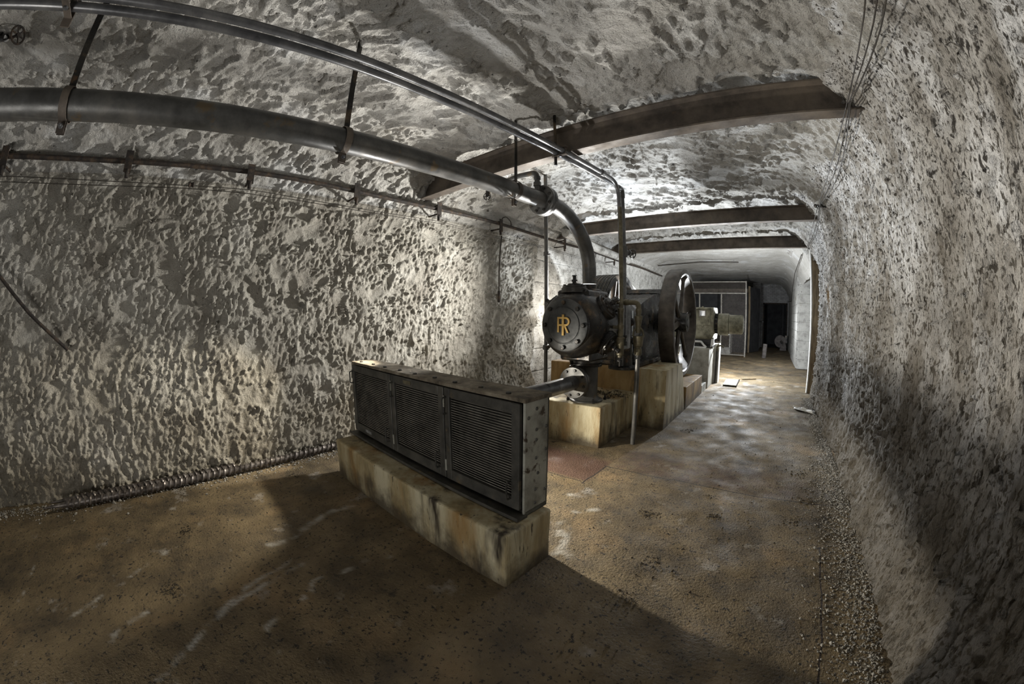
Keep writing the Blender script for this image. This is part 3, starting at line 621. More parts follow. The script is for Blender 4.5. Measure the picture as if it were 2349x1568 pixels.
MB().box(-2.62, -1.70, 4.80, 6.98, .79, .86, bev=.015).build('bed_flange', M['iron'], comp)
leg = MB().lathe([(.20, 0), (.20, .03), (.13, .05), (.115, .36), (.14, .4)], (-1.88, 4.62, .79), (0, 0, 1), 20)
leg.build('support_leg', M['iron'], comp)
MB().cyl((-1.80, 4.70, .84), (-1.80, 4.70, 1.56), .022, n=12).build('oil_rod', M['chrome'], comp)
for z_ in (1.35, 1.10):
    MB().lathe([(.055, 0), (.055, .03), (.035, .04), (.035, .07)], (-1.80, 4.66, z_ + .06), (.4, -.9, 0), 12).build('crosshead_cap', M['iron'], comp)
MB().cyl((-3.2, 6.26, 1.394), (-1.37, 6.26, 1.394), .07, n=20).build('crankshaft', M['steel2'], comp)
MB().lathe([(.2, 0), (.2, .05), (.17, .06), (.17, .12)], (-1.83, 6.26, 1.394), (1, 0, 0), 24).build('bearing_housing', M['iron'], comp)
# flywheel: rim, hub and six tapered spokes
fy, fz, fr_ = 6.26, 1.394, .885
fw = MB().lathe([(fr_ - .085, 0), (fr_ - .03, .0), (fr_ - .006, .006), (fr_, .02), (fr_, .225), (fr_ - .006, .239), (fr_ - .03, .245), (fr_ - .075, .245), (fr_ - .095, .225), (fr_ - .10, .1225), (fr_ - .095, .02), (fr_ - .085, 0)], (-1.645, fy, fz), (1, 0, 0), 72, close=False)
fl_ = fw.build('flywheel', M['wheel'], comp, angle=30); fl_['label'] = 'big six-spoked brown flywheel'
MB().lathe([(.10, 0), (.155, .01), (.16, .04), (.16, .27), (.15, .30), (.08, .30), (.075, .27)], (-1.68, fy, fz), (1, 0, 0), 32).build('hub', M['iron'], fl_)
for k in range(6):
    t = math.radians(19 + 60 * k); d = V(0, math.sin(t), math.cos(t)); e = V(0, math.cos(t), -math.sin(t)); c0 = V(-1.5225, fy, fz)
    vs = []; fs = []; rows = [(.12, .062, .045), (.2, .052, .038), (.5, .042, .032), (.74, .045, .034), (.81, .075, .05)]
    for r_, a_, b_ in rows:
        for q in range(12):
            th = 2 * PI * q / 12; vs.append(c0 + d * r_ + e * a_ * math.cos(th) + V(1, 0, 0) * b_ * math.sin(th))
    for i in range(len(rows) - 1):
        for q in range(12): q2 = (q + 1) % 12; fs.append((i * 12 + q, i * 12 + q2, (i + 1) * 12 + q2, (i + 1) * 12 + q))
    MB().add(vs, fs).build('spoke', M['wheel'], fl_)
# grooved belt pulley on the far side
gp = []; X0 = -3.02; ng = 7; pw = .062
gp.append((.74, 0)); gp.append((.83, 0))
for k in range(ng):
    b0 = .012 + k * pw; gp += [(.83, b0), (.785, b0 + .012), (.785, b0 + .028), (.83, b0 + .04), (.83, b0 + .05)]
gp += [(.83, .012 + ng * pw), (.74, .012 + ng * pw), (.74, 0)]
pu = MB().lathe(gp, (X0, fy, fz), (1, 0, 0), 64, close=False).build('belt_pulley', M['iron'], comp, angle=20); pu['label'] = 'grooved belt pulley'
MB().lathe([(.07, 0), (.15, .01), (.15, .34), (.07, .35)], (X0 + .05, fy, fz), (1, 0, 0), 24).build('hub', M['iron'], pu)
for k in range(6):
    t = math.radians(10 + 60 * k); d = V(0, math.sin(t), math.cos(t)); c0 = V(X0 + .22, fy, fz)
    MB().tube([c0 + d * .13, c0 + d * .45, c0 + d * .75], [.055, .042, .055], 10).build('spoke', M['rust'], pu)
# drive belts round the pulley and the motor pulley
my, mz, mr = 8.42, 1.36, .17
def belt_path(R1, R2):
    D = math.hypot(my - fy, mz - fz); ga = math.atan2(mz - fz, my - fy); be = math.asin((R1 - R2) / D); pts = []
    for k in range(37):
        t = ga + (PI / 2 - be) + (PI + 2 * be) * k / 36; pts.append((fy + R1 * math.cos(t), fz + R1 * math.sin(t)))
    for k in range(13):
        t = ga - (PI / 2 - be) + (PI - 2 * be) * k / 12 ; pts.append((my + R2 * math.cos(t), mz + R2 * math.sin(t)))
    return pts
outer, inner = belt_path(.835, .185), belt_path(.80, .15)
bm_ = MB(); n_ = len(outer); vs = []
for (a, b), (c, d) in zip(outer, inner): vs += [(-.011, a, b), (.011, a, b), (.007, c, d), (-.007, c, d)]
fs = []
for i in range(n_):
    j = (i + 1) % n_
    for q in range(4): q2 = (q + 1) % 4; fs.append((i * 4 + q, i * 4 + q2, j * 4 + q2, j * 4 + q))
bm_.add(vs, fs)
bme = template(bm_, M['belt'], 'drive_belt')
for k in range(ng):
    o = bpy.data.objects.new('drive_belt', bme); COL.objects.link(o); o.location = (X0 + .012 + k * pw + .020, 0, 0)
    tag(o, ['leftmost', 'second from left', 'third from left', 'middle', 'third from right', 'second from right', 'rightmost'][k] + ' of seven black drive belts on the grooved pulley', 'belt', 'drive belts on the grooved pulley')

# ------------------------------------------------------------------ ELECTRIC MOTOR
mo = thing('electric_motor', 'olive-grey electric motor with round end casing behind the flywheel', 'motor', (-1.6, my, .84))
def rbox2(y0, y1, z0, z1, r, x0, x1):
    pts = []
    for cy, cz, t0 in ((y1 - r, z1 - r, 0), (y0 + r, z1 - r, PI / 2), (y0 + r, z0 + r, PI), (y1 - r, z0 + r, 1.5 * PI)):
        for k in range(5): t = t0 + k * PI / 8; pts.append((cy + r * math.cos(t), cz + r * math.sin(t)))
    return MB().prism(pts, 'x', x0, x1)
rbox2(my - .34, my + .34, 1.02, 1.70, .09, -1.68, -1.22).build('bearing_bracket', M['motor'], mo)
MB().lathe([(.30, 0), (.34, .02), (.34, .72), (.30, .75)], (-2.42, my, 1.36), (1, 0, 0), 32).build('stator', M['motor'], mo)
pf = rbox2(my - .352, my - .335, 1.27, 1.69, .008, 0, 0) if False else MB()
for a in ((-1.62, -1.28, 1.32, 1.34), (-1.62, -1.28, 1.655, 1.675), (-1.62, -1.60, 1.32, 1.675), (-1.30, -1.28, 1.32, 1.675)):
    pf.box(a[0], a[1], my - .355, my - .335, a[2], a[3], bev=.004)
pf.build('cover_frame', M['motor'], mo)
for x_, z_ in ((-1.45, 1.305), (-1.45, 1.69), (-1.62, 1.33), (-1.29, 1.34)): MB().lathe([(.028, 0), (.028, .02), (.012, .026)], (x_, my - .335, z_), (0, -1, 0), 12).build('cover_lug', M['motor'], mo)
o = MB().box(-1.53, -1.38, my - .352, my - .336, 1.50, 1.64, bev=.006).build('window_frame', M['cream'], mo)
MB().box(-1.51, -1.40, my - .356, my - .350, 1.52, 1.62).build('window_glass', M['chrome'], mo)
MB().lathe([(.20, 0), (.20, .09)], (-1.22, my, 1.36), (1, 0, 0), 28).build('commutator', M['black'], mo)
for k in range(16):
    t = 2 * PI * k / 16; MB().obox((-1.185, my + .205 * math.sin(t), 1.36 + .205 * math.cos(t)), (.06, .03, .03), (1, 0, 0), (0, math.cos(t), -math.sin(t))).build('brush_holder', M['iron'], mo)
MB().lathe([(.20, 0), (.232, .012), (.235, .03), (.235, .22), (.228, .235), (.2, .24)], (-1.15, my, 1.345), (1, 0, 0), 36).build('end_casing', M['motor'], mo)
MB().lathe([(.21, 0), (.212, .01), (.205, .02), (.205, .27), (.19, .30), (.15, .315), (.02, .32)], (-.905, my, 1.35), (1, 0, 0), 36).build('end_cap', M['motor'], mo)
MB().box(-1.66, -1.24, my - .20, my + .30, .84, .90, bev=.008).build('foot', M['iron'], mo); MB().box(-1.64, -1.26, my - .18, my + .22, .90, 1.03).build('pedestal', M['iron'], mo)
MB().prism([(-1.27, .86), (-1.20, .92), (-1.20, 1.08), (-1.255, 1.03)], 'y', my - .30, my - .27).build('web_bracket', M['white'], mo)
MB().lathe([(.05, 0), (.05, .1), (mr, .11), (mr, .56), (.05, .57)], (-3.10, my, mz), (1, 0, 0), 28).build('motor_pulley', M['iron'], mo)
MB().prism([(-1.68, 1.70), (-1.90, 1.86), (-1.96, 1.86), (-1.96, 1.5), (-1.68, 1.5)], 'y', my - .30, my + .1).build('terminal_hood', M['motor'], mo)
o = thing('bearing_cap', 'small white-lit metal bracket lying on the motor block', 'bracket', (-1.55, 8.18, .84))
MB().tube(rounded([(-1.68, 8.13, .85), (-1.68, 8.13, .97), (-1.48, 8.13, .97), (-1.42, 8.13, .90), (-1.36, 8.13, .855)], .03, 4), .022, 8).build('loop', M['white'], o)  # bare metal, its bright lighting put into the white colour
MB().box(-1.7, -1.36, 8.08, 8.19, .838, .862, bev=.006).build('base_plate', M['white'], o)
o = thing('water_tap', 'dark standpipe with a small tap beside the white box', 'tap', (-1.22, 8.62, 0))
MB().tube([(-1.215, 8.84, 0), (-1.215, 8.84, .78)], .03, 10).build('standpipe', M['steel'], o)
MB().tube(rounded([(-1.215, 8.84, .70), (-1.215, 8.80, .84), (-1.12, 8.80, .86), (-1.06, 8.80, .82)], .03, 4), .022, 8).build('spout', M['brass'], o)
MB().tube([(-1.19, 8.80, .86), (-1.19, 8.80, .93)], .012, 8).box(-1.24, -1.14, 8.79, 8.81, .925, .94).build('handle', M['brass'], o)

# ------------------------------------------------------------------ DELIVERY PIPE between cylinder and radiator
dpipe = thing('delivery_pipe', 'thick grey pipe with a bolted flange running from under the cylinder to the radiator', 'pipe', (-2.06, 3.9, .47))
MB().lathe([(.20, 0), (.20, .03), (.17, .034), (.145, .06), (.132, .09), (.132, .46), (.15, .48), (.19, .49), (.19, .52)], (-2.06, 3.93, .455), (0, 0, 1), 28).build('standpipe', M['steel'], dpipe)
MB().cyl((-2.06, 3.93, .73), (-2.06, 3.62, .73), .10, n=24).build('branch', M['steel'], dpipe)
f1 = MB().lathe([(.10, 0), (.175, 0), (.18, .005), (.18, .03), (.172, .034), (.172, .04), (.18, .044), (.18, .07), (.175, .075), (.08, .075)], (-2.06, 3.66, .73), (0, -1, 0), 32, close=False).build('flange', M['steel'], dpipe)
for k in range(8):
    t = k * PI / 4 + .2; share('bolt', nb2, f1, (-2.06 + .145 * math.sin(t), 3.585, .73 + .145 * math.cos(t)), (PI / 2, 0, 0))
dp_ = MB().tube([(-2.06, 3.60, .73), (-2.06, 2.6, .735), (-2.06, 1.785, .74)], .082, 24).build('pipe_run', M['steel2'], dpipe); dp_['label'] = 'grey pipe with a dusty top'
for x_, y_ in ((-2.24, 3.80), (-1.90, 3.80), (-1.88, 4.08), (-2.22, 4.07)): MB().lathe([(.02, 0), (.02, .03), (.012, .035), (.012, .055)], (x_, y_, .465), (0, 0, 1), 6).build('anchor_bolt', M['iron'], dpipe)
gauge = MB().tube(rounded([(-2.14, 3.70, .93), (-2.14, 3.66, 1.0), (-2.14, 3.66, 1.04)], .02, 3), .02, 8).lathe([(.03, 0), (.03, .05)], (-2.14, 3.70, .86), (0, 0, 1), 10)
gauge.build('drain_cock', M['iron'], dpipe)

# ------------------------------------------------------------------ OVERHEAD MAIN PIPE
main = thing('main_pipe', 'thick dark overhead air pipe bending down into the compressor', 'pipe', (-2.05, 1.5, 1.8))
def mz_(y): return 2.51 + .030 * (y + 1.1)
MB().tube([(-2.05, -4.2, mz_(-4.2)), (-2.05, 0, mz_(0)), (-2.05, 2.94, mz_(2.94))], .079, 32).build('pipe_run', M['steel'], main)
zf = mz_(2.98)
el = [(-2.05, 3.0, zf), (-2.05, 3.12, zf + .003)]
for k in range(1, 13):
    t = k / 12 * PI / 2; el.append((-2.05, 3.12 + .82 * math.sin(t), zf + .003 - .62 * (1 - math.cos(t))))
el.append((-2.05, 3.94, 1.86))
MB().tube(el, .083, 28).build('bend', M['steel'], main)
f2 = MB().lathe([(.08, -.045), (.145, -.045), (.152, -.04), (.152, -.006), (.146, -.002), (.146, .002), (.152, .006), (.152, .040), (.145, .045), (.08, .045)], (-2.05, 2.98, zf), (0, 1, .03), 36, close=False).build('flange', M['steel'], main)
for k in range(8):
    t = k * PI / 4 + .4; share('bolt', nb2, f2, (-2.05 + .118 * math.sin(t), 2.928, zf + .118 * math.cos(t)), (PI / 2, 0, 0))
    share('bolt', nb2, f2, (-2.05 + .118 * math.sin(t), 3.03, zf + .118 * math.cos(t)), (-PI / 2, 0, 0))
o = thing('vent_pipe', 'thin bent vent pipe rising beside the main pipe flange', 'pipe', (-2.05, 2.88, 2.7))
MB().tube(rounded([(-2.05, 2.88, zf + .06), (-2.05, 2.88, 2.91), (-2.30, 2.89, 2.925), (-2.72, 2.90, 2.88)], .07, 6), .027, 12).build('pipe_run', M['steel'], o)
MB().lathe([(.038, 0), (.038, .04)], (-2.05, 2.88, 2.76), (0, 0, 1), 12).build('collar', M['steel'], o)
MB().lathe([(.035, 0), (.035, .03)], (-2.05, 2.88, 2.83), (0, 0, 1), 12).build('collar', M['steel'], o)
def handwheel(c, axis, R, parent, m=None, spokes=5, stem=.06):
    m = m or M['iron']; a = V(*axis); a /= np.linalg.norm(a); c = V(*c); t = V(0, 0, 1) if abs(a[2]) < .9 else V(1, 0, 0); e1 = np.cross(a, t); e1 /= np.linalg.norm(e1); e2 = np.cross(a, e1)
    h = MB().torus(c, a, R, R * .13, 20, 6)
    for k in range(spokes):
        q = 2 * PI * k / spokes; h.tube([c, c + (e1 * math.cos(q) + e2 * math.sin(q)) * R], R * .10, 6)
    h.lathe([(R * .28, -R * .2), (R * .28, R * .2)], c, a, 10).cyl(c - a * stem, c, R * .14, n=8)
    return h.build('handwheel', m, parent)
handwheel((-2.74, 2.90, 2.80), (.3, -1, -.1), .04, o)
MB().tube([(-2.72, 2.90, 2.89), (-2.74, 2.91, 2.80)], .026, 10).build('valve_body', M['iron'], o)

# pipe hangers of the main pipe
def hanger(y, label, lean=0.0):
    z = mz_(y); r = .086; h = thing('pipe_hanger', label, 'hanger', (-2.05, y, z), 'flat steel hangers of the main pipe')
    s = MB().obox((-2.05 + .02, y, (z + r + 3.54) / 2), (.006, .036, 3.54 - z - r), (1, 0, 0), (0, 1, 0)); s.build('strap', M['iron'], h)
    ring = []
    for k in range(33):
        t = -PI / 2 + .12 + (2 * PI - .24) * k / 32; ring.append((math.cos(t), math.sin(t)))
    vs = []; fs = []
    for cx, cz in ring:
        for rr in (r, r + .005):
            for yy in (-.021, .021): vs.append((-2.05 + cx * rr, y + yy, z + cz * rr))
    for i in range(32):
        b = i * 4; fs += [(b, b + 1, b + 5, b + 4), (b + 2, b + 6, b + 7, b + 3), (b, b + 4, b + 6, b + 2), (b + 1, b + 3, b + 7, b + 5)]
    MB().add(vs, fs).build('clamp_ring', M['rust'], h)
    for s_ in (-1, 1): MB().obox((-2.05 + s_ * .011, y, z - r - .03), (.005, .042, .07)).build('clamp_ear', M['rust'], h)
    MB().cyl((-2.09, y, z - r - .032), (-2.01, y, z - r - .032), .007, n=8).lathe([(.014, 0), (.014, .01)], (-2.045, y, z - r - .032), (1, 0, 0), 6).lathe([(.014, 0), (.014, .01)], (-2.034, y, z - r - .032), (1, 0, 0), 6).build('bolt', M['steel2'], h)
hanger(-.70, 'flat steel hanger of the main pipe at the far left, nearest the camera')
hanger(.885, 'flat steel hanger of the main pipe, middle one of three')
hanger(2.52, 'flat steel hanger of the main pipe beside its bolted flange')

# ------------------------------------------------------------------ TWIN SMALL PIPES
_ty = np.arange(-4.2, 4.16, .1); _tz = np.interp(_ty, [-4.2, -1.07, .7, 1.5, 2.68, 4.14], [2.70, 2.793, 2.845, 2.866, 2.94, 3.04]); _tz = smooth(_tz, 8)
def tz_(y): return float(np.interp(y, _ty, _tz))
pa = thing('water_pipe', 'thin bare steel pipe of the overhead pair whose upright carries a handwheel valve', 'pipe', (-1.68, 4.1, 1.2), 'pair of thin overhead pipes')
MB().tube([(-1.68, y, tz_(y)) for y in np.arange(-4.2, 3.9, .3)] + rounded([(-1.68, 3.95, tz_(3.95)), (-1.68, 4.14, tz_(4.14)), (-1.68, 4.14, 1.16)], .05, 6), .024, 14).build('pipe_run', M['steel2'], pa)
MB().tube(rounded([(-1.68, 4.02, tz_(4.02)), (-1.68, 4.14, tz_(4.14)), (-1.68, 4.14, 2.92)], .05, 6), .032, 14).build('elbow', M['steel'], pa)
MB().lathe([(.045, 0), (.045, .05), (.032, .055), (.032, .09), (.045, .10), (.045, .12)], (-1.68, 4.14, 1.14), (0, 0, 1), 14).build('union', M['steel'], pa)
vb = MB().lathe([(.04, 0), (.04, .13)], (-1.68, 4.14, 2.19), (0, 0, 1), 12).cyl((-1.68, 4.14, 2.255), (-1.66, 4.27, 2.255), .03, n=12).lathe([(.042, 0), (.042, .03)], (-1.665, 4.22, 2.255), (.1, 1, 0), 6)
vb.build('valve_body', M['steel'], pa); handwheel((-1.645, 4.33, 2.255), (.35, .8, 0), .055, pa, stem=.08)
pb = thing('water_pipe', 'thin bare steel pipe of the overhead pair ending in a bronze fitting', 'pipe', (-1.60, 3.85, 1.05), 'pair of thin overhead pipes')
MB().tube([(-1.61, y, tz_(y) + .008) for y in np.arange(-4.2, 3.3, .3)] + rounded([(-1.61, 3.4, tz_(3.4) + .008), (-1.61, 3.86, tz_(3.86)), (-1.60, 3.84, 1.45)], .20, 9), .0225, 14).build('pipe_run', M['steel2'], pb)
MB().lathe([(.034, 0), (.034, .06)], (-1.61, 3.42, tz_(3.42) + .008), (0, 1, .06), 14).build('coupling', M['steel2'], pb)
MB().cyl((-1.602, 3.856, 2.72), (-1.60, 3.84, 1.40), .0245, n=14).build('drop_leg', M['brass'], pb)
MB().lathe([(.028, 0), (.028, .02), (.043, .03), (.043, .20), (.048, .205), (.048, .225), (.028, .23), (.032, .25), (.032, .30), (.028, .31), (.036, .34), (.036, .36), (.028, .37), (.03, .50), (.036, .52), (.036, .54), (.026, .55)], (-1.60, 3.835, 1.03), (0, 0, 1), 16).build('bronze_valve', M['brass'], pb)
MB().cyl((-1.60, 3.835, 1.36), (-1.76, 3.83, 1.37), .02, n=10).build('branch', M['brass'], pb)
MB().cyl((-1.60, 3.835, .93), (-1.60, 3.835, 1.04), .010, n=8).lathe([(.03, 0), (.03, .012)], (-1.60, 3.835, .985), (0, 0, 1), 10).lathe([(.022, 0), (.022, .012)], (-1.60, 3.835, 1.005), (0, 0, 1), 6).build('spindle', M['iron'], pb)
def twin_clamp(y, label, rod):
    h = thing('twin_pipe_clamp', label, 'clamp', (-1.64, y, tz_(y)), 'clamps of the thin pipe pair'); z = tz_(y)
    
    for q in (-.034, .040): MB().obox((-1.645, y, z + q), (.15, .035, .006)).build('clamp_bar', M['rust'], h)
    MB().torus((-1.68, y, z), (0, 1, 0), .030, .005, 18, 6).build('saddle', M['rust'], h); MB().torus((-1.61, y, z + .008), (0, 1, 0), .028, .005, 18, 6).build('saddle', M['rust'], h)
    if rod == 'strap': MB().obox((-1.72, y, (z + 3.54) / 2), (.006, .045, 3.54 - z + .16), (1, 0, 0), (0, 1, 0)).build('strap', M['rust'], h)
    else:
        MB().cyl((-1.69, y, z - .12), (-1.69, y, 3.54), .014, n=10).lathe([(.055, 0), (.055, .02), (.025, .03)], (-1.69, y, 3.375), (0, 0, -1), 10).build('rod', M['iron'], h)
    MB().lathe([(.013, -.006), (.013, .006)], (-1.64, y, z - .04), (0, 0, 1), 6).build('bolt', M['steel2'], h)
twin_clamp(-.74, 'rusted clamp holding both thin pipes at the top left corner', 'strap')
twin_clamp(2.66, 'rusted clamp and rod holding both thin pipes just before the first roof beam', 'rod')
o = thing('standing_pipe', 'thin dark upright pipe standing behind the cylinder near the left wall', 'pipe', (-2.63, 3.88, 0))
MB().tube([(-2.63, 3.88, -.01), (-2.63, 3.88, 3.52)], .024, 14).build('pipe_run', M['steel'], o)
MB().lathe([(.033, 0), (.033, .05)], (-2.63, 3.88, 2.24), (0, 0, 1), 12).build('coupling', M['steel'], o)
MB().lathe([(.04, 0), (.04, .05), (.032, .06)], (-2.63, 3.88, 1.05), (0, 0, 1), 12).build('coupling', M['steel'], o)
MB().cyl((-2.63, 3.88, 2.25), (-2.55, 3.84, 2.25), .01, n=8).build('bleed_screw', M['steel2'], o)

# drain pipe with tundish at the side of the cylinder
o = thing('drain_pipe', 'bronze-coloured upright drain pipe with an open funnel, footed on the floor', 'pipe', (-1.457, 4.02, 0))
MB().tube([(-1.457, 4.02, -.01), (-1.457, 4.02, 1.10)], .028, 14).build('lower_pipe', M['steel'], o)
MB().tube(rounded([(-1.457, 4.02, 1.30), (-1.457, 4.02, 1.645), (-1.80, 4.03, 1.645)], .06, 7), .030, 14).build('upper_pipe', M['brass'], o)
MB().lathe([(.045, 0), (.045, .07), (.036, .075), (.036, .09), (.05, .10), (.062, .20), (.062, .215), (.05, .215), (.04, .12)], (-1.457, 4.02, 1.05), (0, 0, 1), 20).build('funnel', M['brass'], o)
for s_ in (-1, 1): MB().tube(rounded([(-1.457 + s_ * .058, 4.02 + s_ * .02, 1.26), (-1.457 + s_ * .05, 4.02 + s_ * .017, 1.32), (-1.457 + s_ * .02, 4.02, 1.36)], .03, 3), .012, 8).build('yoke', M['brass'], o)
MB().lathe([(.030, 0), (.033, .05), (.045, .12), (.045, .15), (.03, .155)], (-1.457, 4.02, 1.34), (0, 0, 1), 16).build('nozzle', M['brass'], o)
MB().lathe([(.036, 0), (.036, .04)], (-1.457, 4.02, 1.53), (0, 0, 1), 14).build('coupling', M['brass'], o)
MB().lathe([(.037, 0), (.037, .04)], (-1.58, 4.02, 1.645), (-1, 0, 0), 14).build('coupling', M['brass'], o)

# ------------------------------------------------------------------ LEFT WALL: conduit, brackets, wires, rods
cdt = MB().tube([(-3.79, y, 2.905 + .012 * math.sin(y * 1.9)) for y in np.arange(-4.1, 13.1, .25)], .026, 8).build('wall_conduit', M['rusty'])
tag(cdt, 'rust-blackened conduit running the length of the left wall below the ceiling', 'conduit')
names = ['leftmost rusty wall bracket holding the left wall conduit', 'second rusty wall bracket from the left on the conduit', 'third rusty wall bracket from the left on the conduit', 'fourth rusty wall bracket from the left on the conduit',
         'rusty wall bracket on the conduit below the end of the first roof beam', 'rusty wall bracket on the conduit above the hanging cable', 'rusty wall bracket on the conduit behind the main pipe bend', 'farthest rusty wall bracket on the conduit, above the belt pulley']
for k, y in enumerate((-1.78, -.56, .64, 1.85, 3.06, 4.30, 6.2, 8.6)):
    b = thing('conduit_bracket', names[k], 'bracket', (-3.9, y, 2.9), 'brackets of the left wall conduit')
    MB().obox((-3.755, y, 2.885), (.010, .07, .20)).build('plate', M['rusty'], b)
    for q in (2.95, 2.83): MB().tube([(-4.02, y, q), (-3.755, y, q)], .012, 8).build('pin', M['rusty'], b)
    MB().lathe([(.018, 0), (.018, .04), (.024, .05), (.024, .075), (.014, .08)], (-3.765, y, 2.735), (0, 0, 1), 10).build('insulator', M['rusty'], b)
for k, (z, lab) in enumerate(((2.735, 'upper thin wire strung along the left wall under the conduit'), (2.705, 'lower thin wire strung along the left wall under the conduit'))):
    p = [(-3.79 + .01 * k, y, z - .03 * abs(math.sin((y + 1.78) * PI / 2.44)) - (.02 * k if y < 1 else .0) * abs(math.sin(y))) for y in np.arange(-4.1, 9, .2)]
    tag(MB().tube(p, .0036, 6).build('wall_wire', M['wire'], angle=60), lab, 'wire', 'wires on the left wall')
tag(MB().lathe([(.02, -.03), (.028, -.02), (.018, 0), (.028, .02), (.02, .03)], (-3.775, .07, 2.72), (0, 1, 0), 10).build('wire_knot', M['rusty']), 'small orange rusty insulator on the left wall wires', 'insulator')
for y, lab in ((4.45, 'thin bent hook above the hanging cable on the left wall'), (7.7, 'thin bent hook on the conduit behind the thin upright pipes')):
    tag(MB().tube(rounded([(-3.78, y - .12, 2.80), (-3.78, y - .10, 3.02), (-3.78, y, 3.06), (-3.78, y + .12, 3.0), (-3.78, y + .13, 2.89)], .07, 5), .008, 6).build('wall_hook', M['wire']), lab, 'hook', 'hooks on the conduit')
o = thing('hanging_cable', 'black cable hanging down the left wall with a small end fitting', 'cable', (-3.8, 4.35, 1.7))
MB().tube([(-3.83, 4.40, 2.74), (-3.82, 4.36, 2.55), (-3.83, 4.345, 2.2), (-3.82, 4.33, 1.84)], .011, 8).build('cord', M['wire'], o)
MB().lathe([(.016, 0), (.024, .01), (.024, .17), (.016, .18)], (-3.82, 4.33, 1.68), (0, 0, 1), 10).build('end_fitting', M['rusty'], o)
tag(MB().tube([(-3.80, -1.86, 2.10), (-3.82, -1.40, 1.62), (-3.90, -1.06, 1.30)], .016, 10).build('wall_rod', M['rusty']), 'rusty rod leaning against the left wall at the picture edge', 'rod')
tag(MB().tube([(-3.62, 6.0, 3.05), (-3.62, 7.4, 2.95), (-3.62, 9.2, 2.93)], .085, 20).build('white_duct', M['stucco']), 'whitewashed pipe along the top of the left wall behind the bend', 'pipe')
o = thing('ceiling_valve', 'small rusted valve with a handwheel at the top left corner', 'valve', (-2.75, -1.6, 3.2))
vc = V(-2.62, -1.44, 3.28); MB().tube([vc + V(-.18, -.34, .10), vc + V(-.04, -.10, .0)], .026, 10).lathe([(.034, 0), (.034, .04)], vc + V(-.09, -.18, .04), (.45, .85, -.2), 8).build('valve_body', M['iron'], o)
handwheel(vc, (.5, .8, -.1), .058, o, M['rusty'], 6, .1)

# ------------------------------------------------------------------ FLOOR: spiral bars, rods, plates, debris
def spiral_bar(p0, p1, r, pitch, hand, label):
    p0, p1 = V(*p0), V(*p1); L_ = np.linalg.norm(p1 - p0); d = (p1 - p0) / L_; e1 = np.cross(d, V(0, 0, 1)); e1 /= np.linalg.norm(e1); e2 = np.cross(e1, d)
    t = thing('spiral_bar', label, 'bar', tuple(p0), 'spiral steel bars on the floor')
    MB().tube([p0 - d * .25, p0, p1], [.004, r, r], 12).build('core', M['rebar'], t)
    turns = int(L_ / pitch); n = turns * 12; pts = []
    for i in range(n + 1):
        a = hand * 2 * PI * i / 12; pts.append(p0 + d * (L_ * i / n) + (e1 * math.cos(a) + e2 * math.sin(a)) * r)
    MB().tube(pts, .0135, 5).build('thread', M['rebar'], t)
spiral_bar((-3.70, -1.28, .045), (-3.885, 1.70, .05), .029, .056, 1, 'long spiral steel bar lying along the foot of the left wall')
spiral_bar((-3.80, -1.25, .045), (-3.895, .42, .05), .026, .056, -1, 'shorter spiral steel bar lying against the long one by the left wall')
tag(MB().tube([(-3.86, -1.0, .04), (-3.90, -.1, .05)], .024, 10).build('rusty_rod', M['rusty']), 'plain rusty rod half hidden behind the spiral bars', 'rod')
o = thing('floor_cover', 'loose steel cover plate on the floor by the motor block', 'plate', (-.85, 9.0, 0)); MB().obox((-.86, 9.0, .012), (.30, .85, .018), (1, .02, 0), (0, 1, 0)).build('sheet', M['conc_g'], o)
MB().box(-.71, -.69, 8.55, 9.55, .0, .02).box(-1.02, -.69, 9.42, 9.44, .0, .02).build('frame', M['rusty'], o)
tag(MB().obox((-.48, 9.75, .012), (.4, .06, .02), (.9, .55, 0), (-.5, .9, 0)).build('timber_strip', M['timber']), 'short loose strip lying beyond the cover plate', 'strip')
rag = MB(); nn = 14; pts = []
for i in range(nn):
    for j in range(nn):
        u, v = i / (nn - 1) - .5, j / (nn - 1) - .5; e = 1 - (abs(u) * 2) ** 4
        pts.append((.70 + u * .34 + .03 * vnoise(u * 5, v * 5, 1), 6.78 - u * .35 + v * .16, .012 + .06 * max(0, float(fbm(np.array(u * 5. + 3), np.array(v * 4. + 1), 3, 77)) + .35) * (1 - 4 * v * v)))
rag.add(pts, [(i * nn + j, (i + 1) * nn + j, (i + 1) * nn + j + 1, i * nn + j + 1) for i in range(nn - 1) for j in range(nn - 1)])
rg = rag.build('plastic_rag', M['white'], angle=60); tag(rg, 'crumpled white plastic rag at the foot of the right wall', 'rag')
sm = rg.modifiers.new('thickness', 'SOLIDIFY'); sm.thickness = .004
def stones(name, n, place, size, material, label, cat, zf=None):
    B = [V(1, 0, 0), V(-1, 0, 0), V(0, 1, 0), V(0, -1, 0), V(0, 0, 1), V(0, 0, -1)]; F = [(0, 2, 4), (2, 1, 4), (1, 3, 4), (3, 0, 4), (2, 0, 5), (1, 2, 5), (3, 1, 5), (0, 3, 5)]
    mb = MB()
    for k in range(n):
        x, y = place(); s = size(); z = float(np.interp(y, FY, FZ[min(len(FX) - 1, max(0, int((x + 4.25) / .02)))])); z = z if zf is None else zf; a = random.uniform(0, 2 * PI); c, q = math.cos(a), math.sin(a)
        vs = []
        for b in B:
            p = b * V(random.uniform(.6, 1.4), random.uniform(.5, 1.1), random.uniform(.4, .9)) * s + V(*[random.uniform(-.25, .25) * s for _ in range(3)])
            vs.append((x + p[0] * c - p[1] * q, y + p[0] * q + p[1] * c, z + s * .35 + p[2]))
        mb.add(vs, F)
    return tag(mb.build(name, material, flat=True), label, cat, kind='stuff')
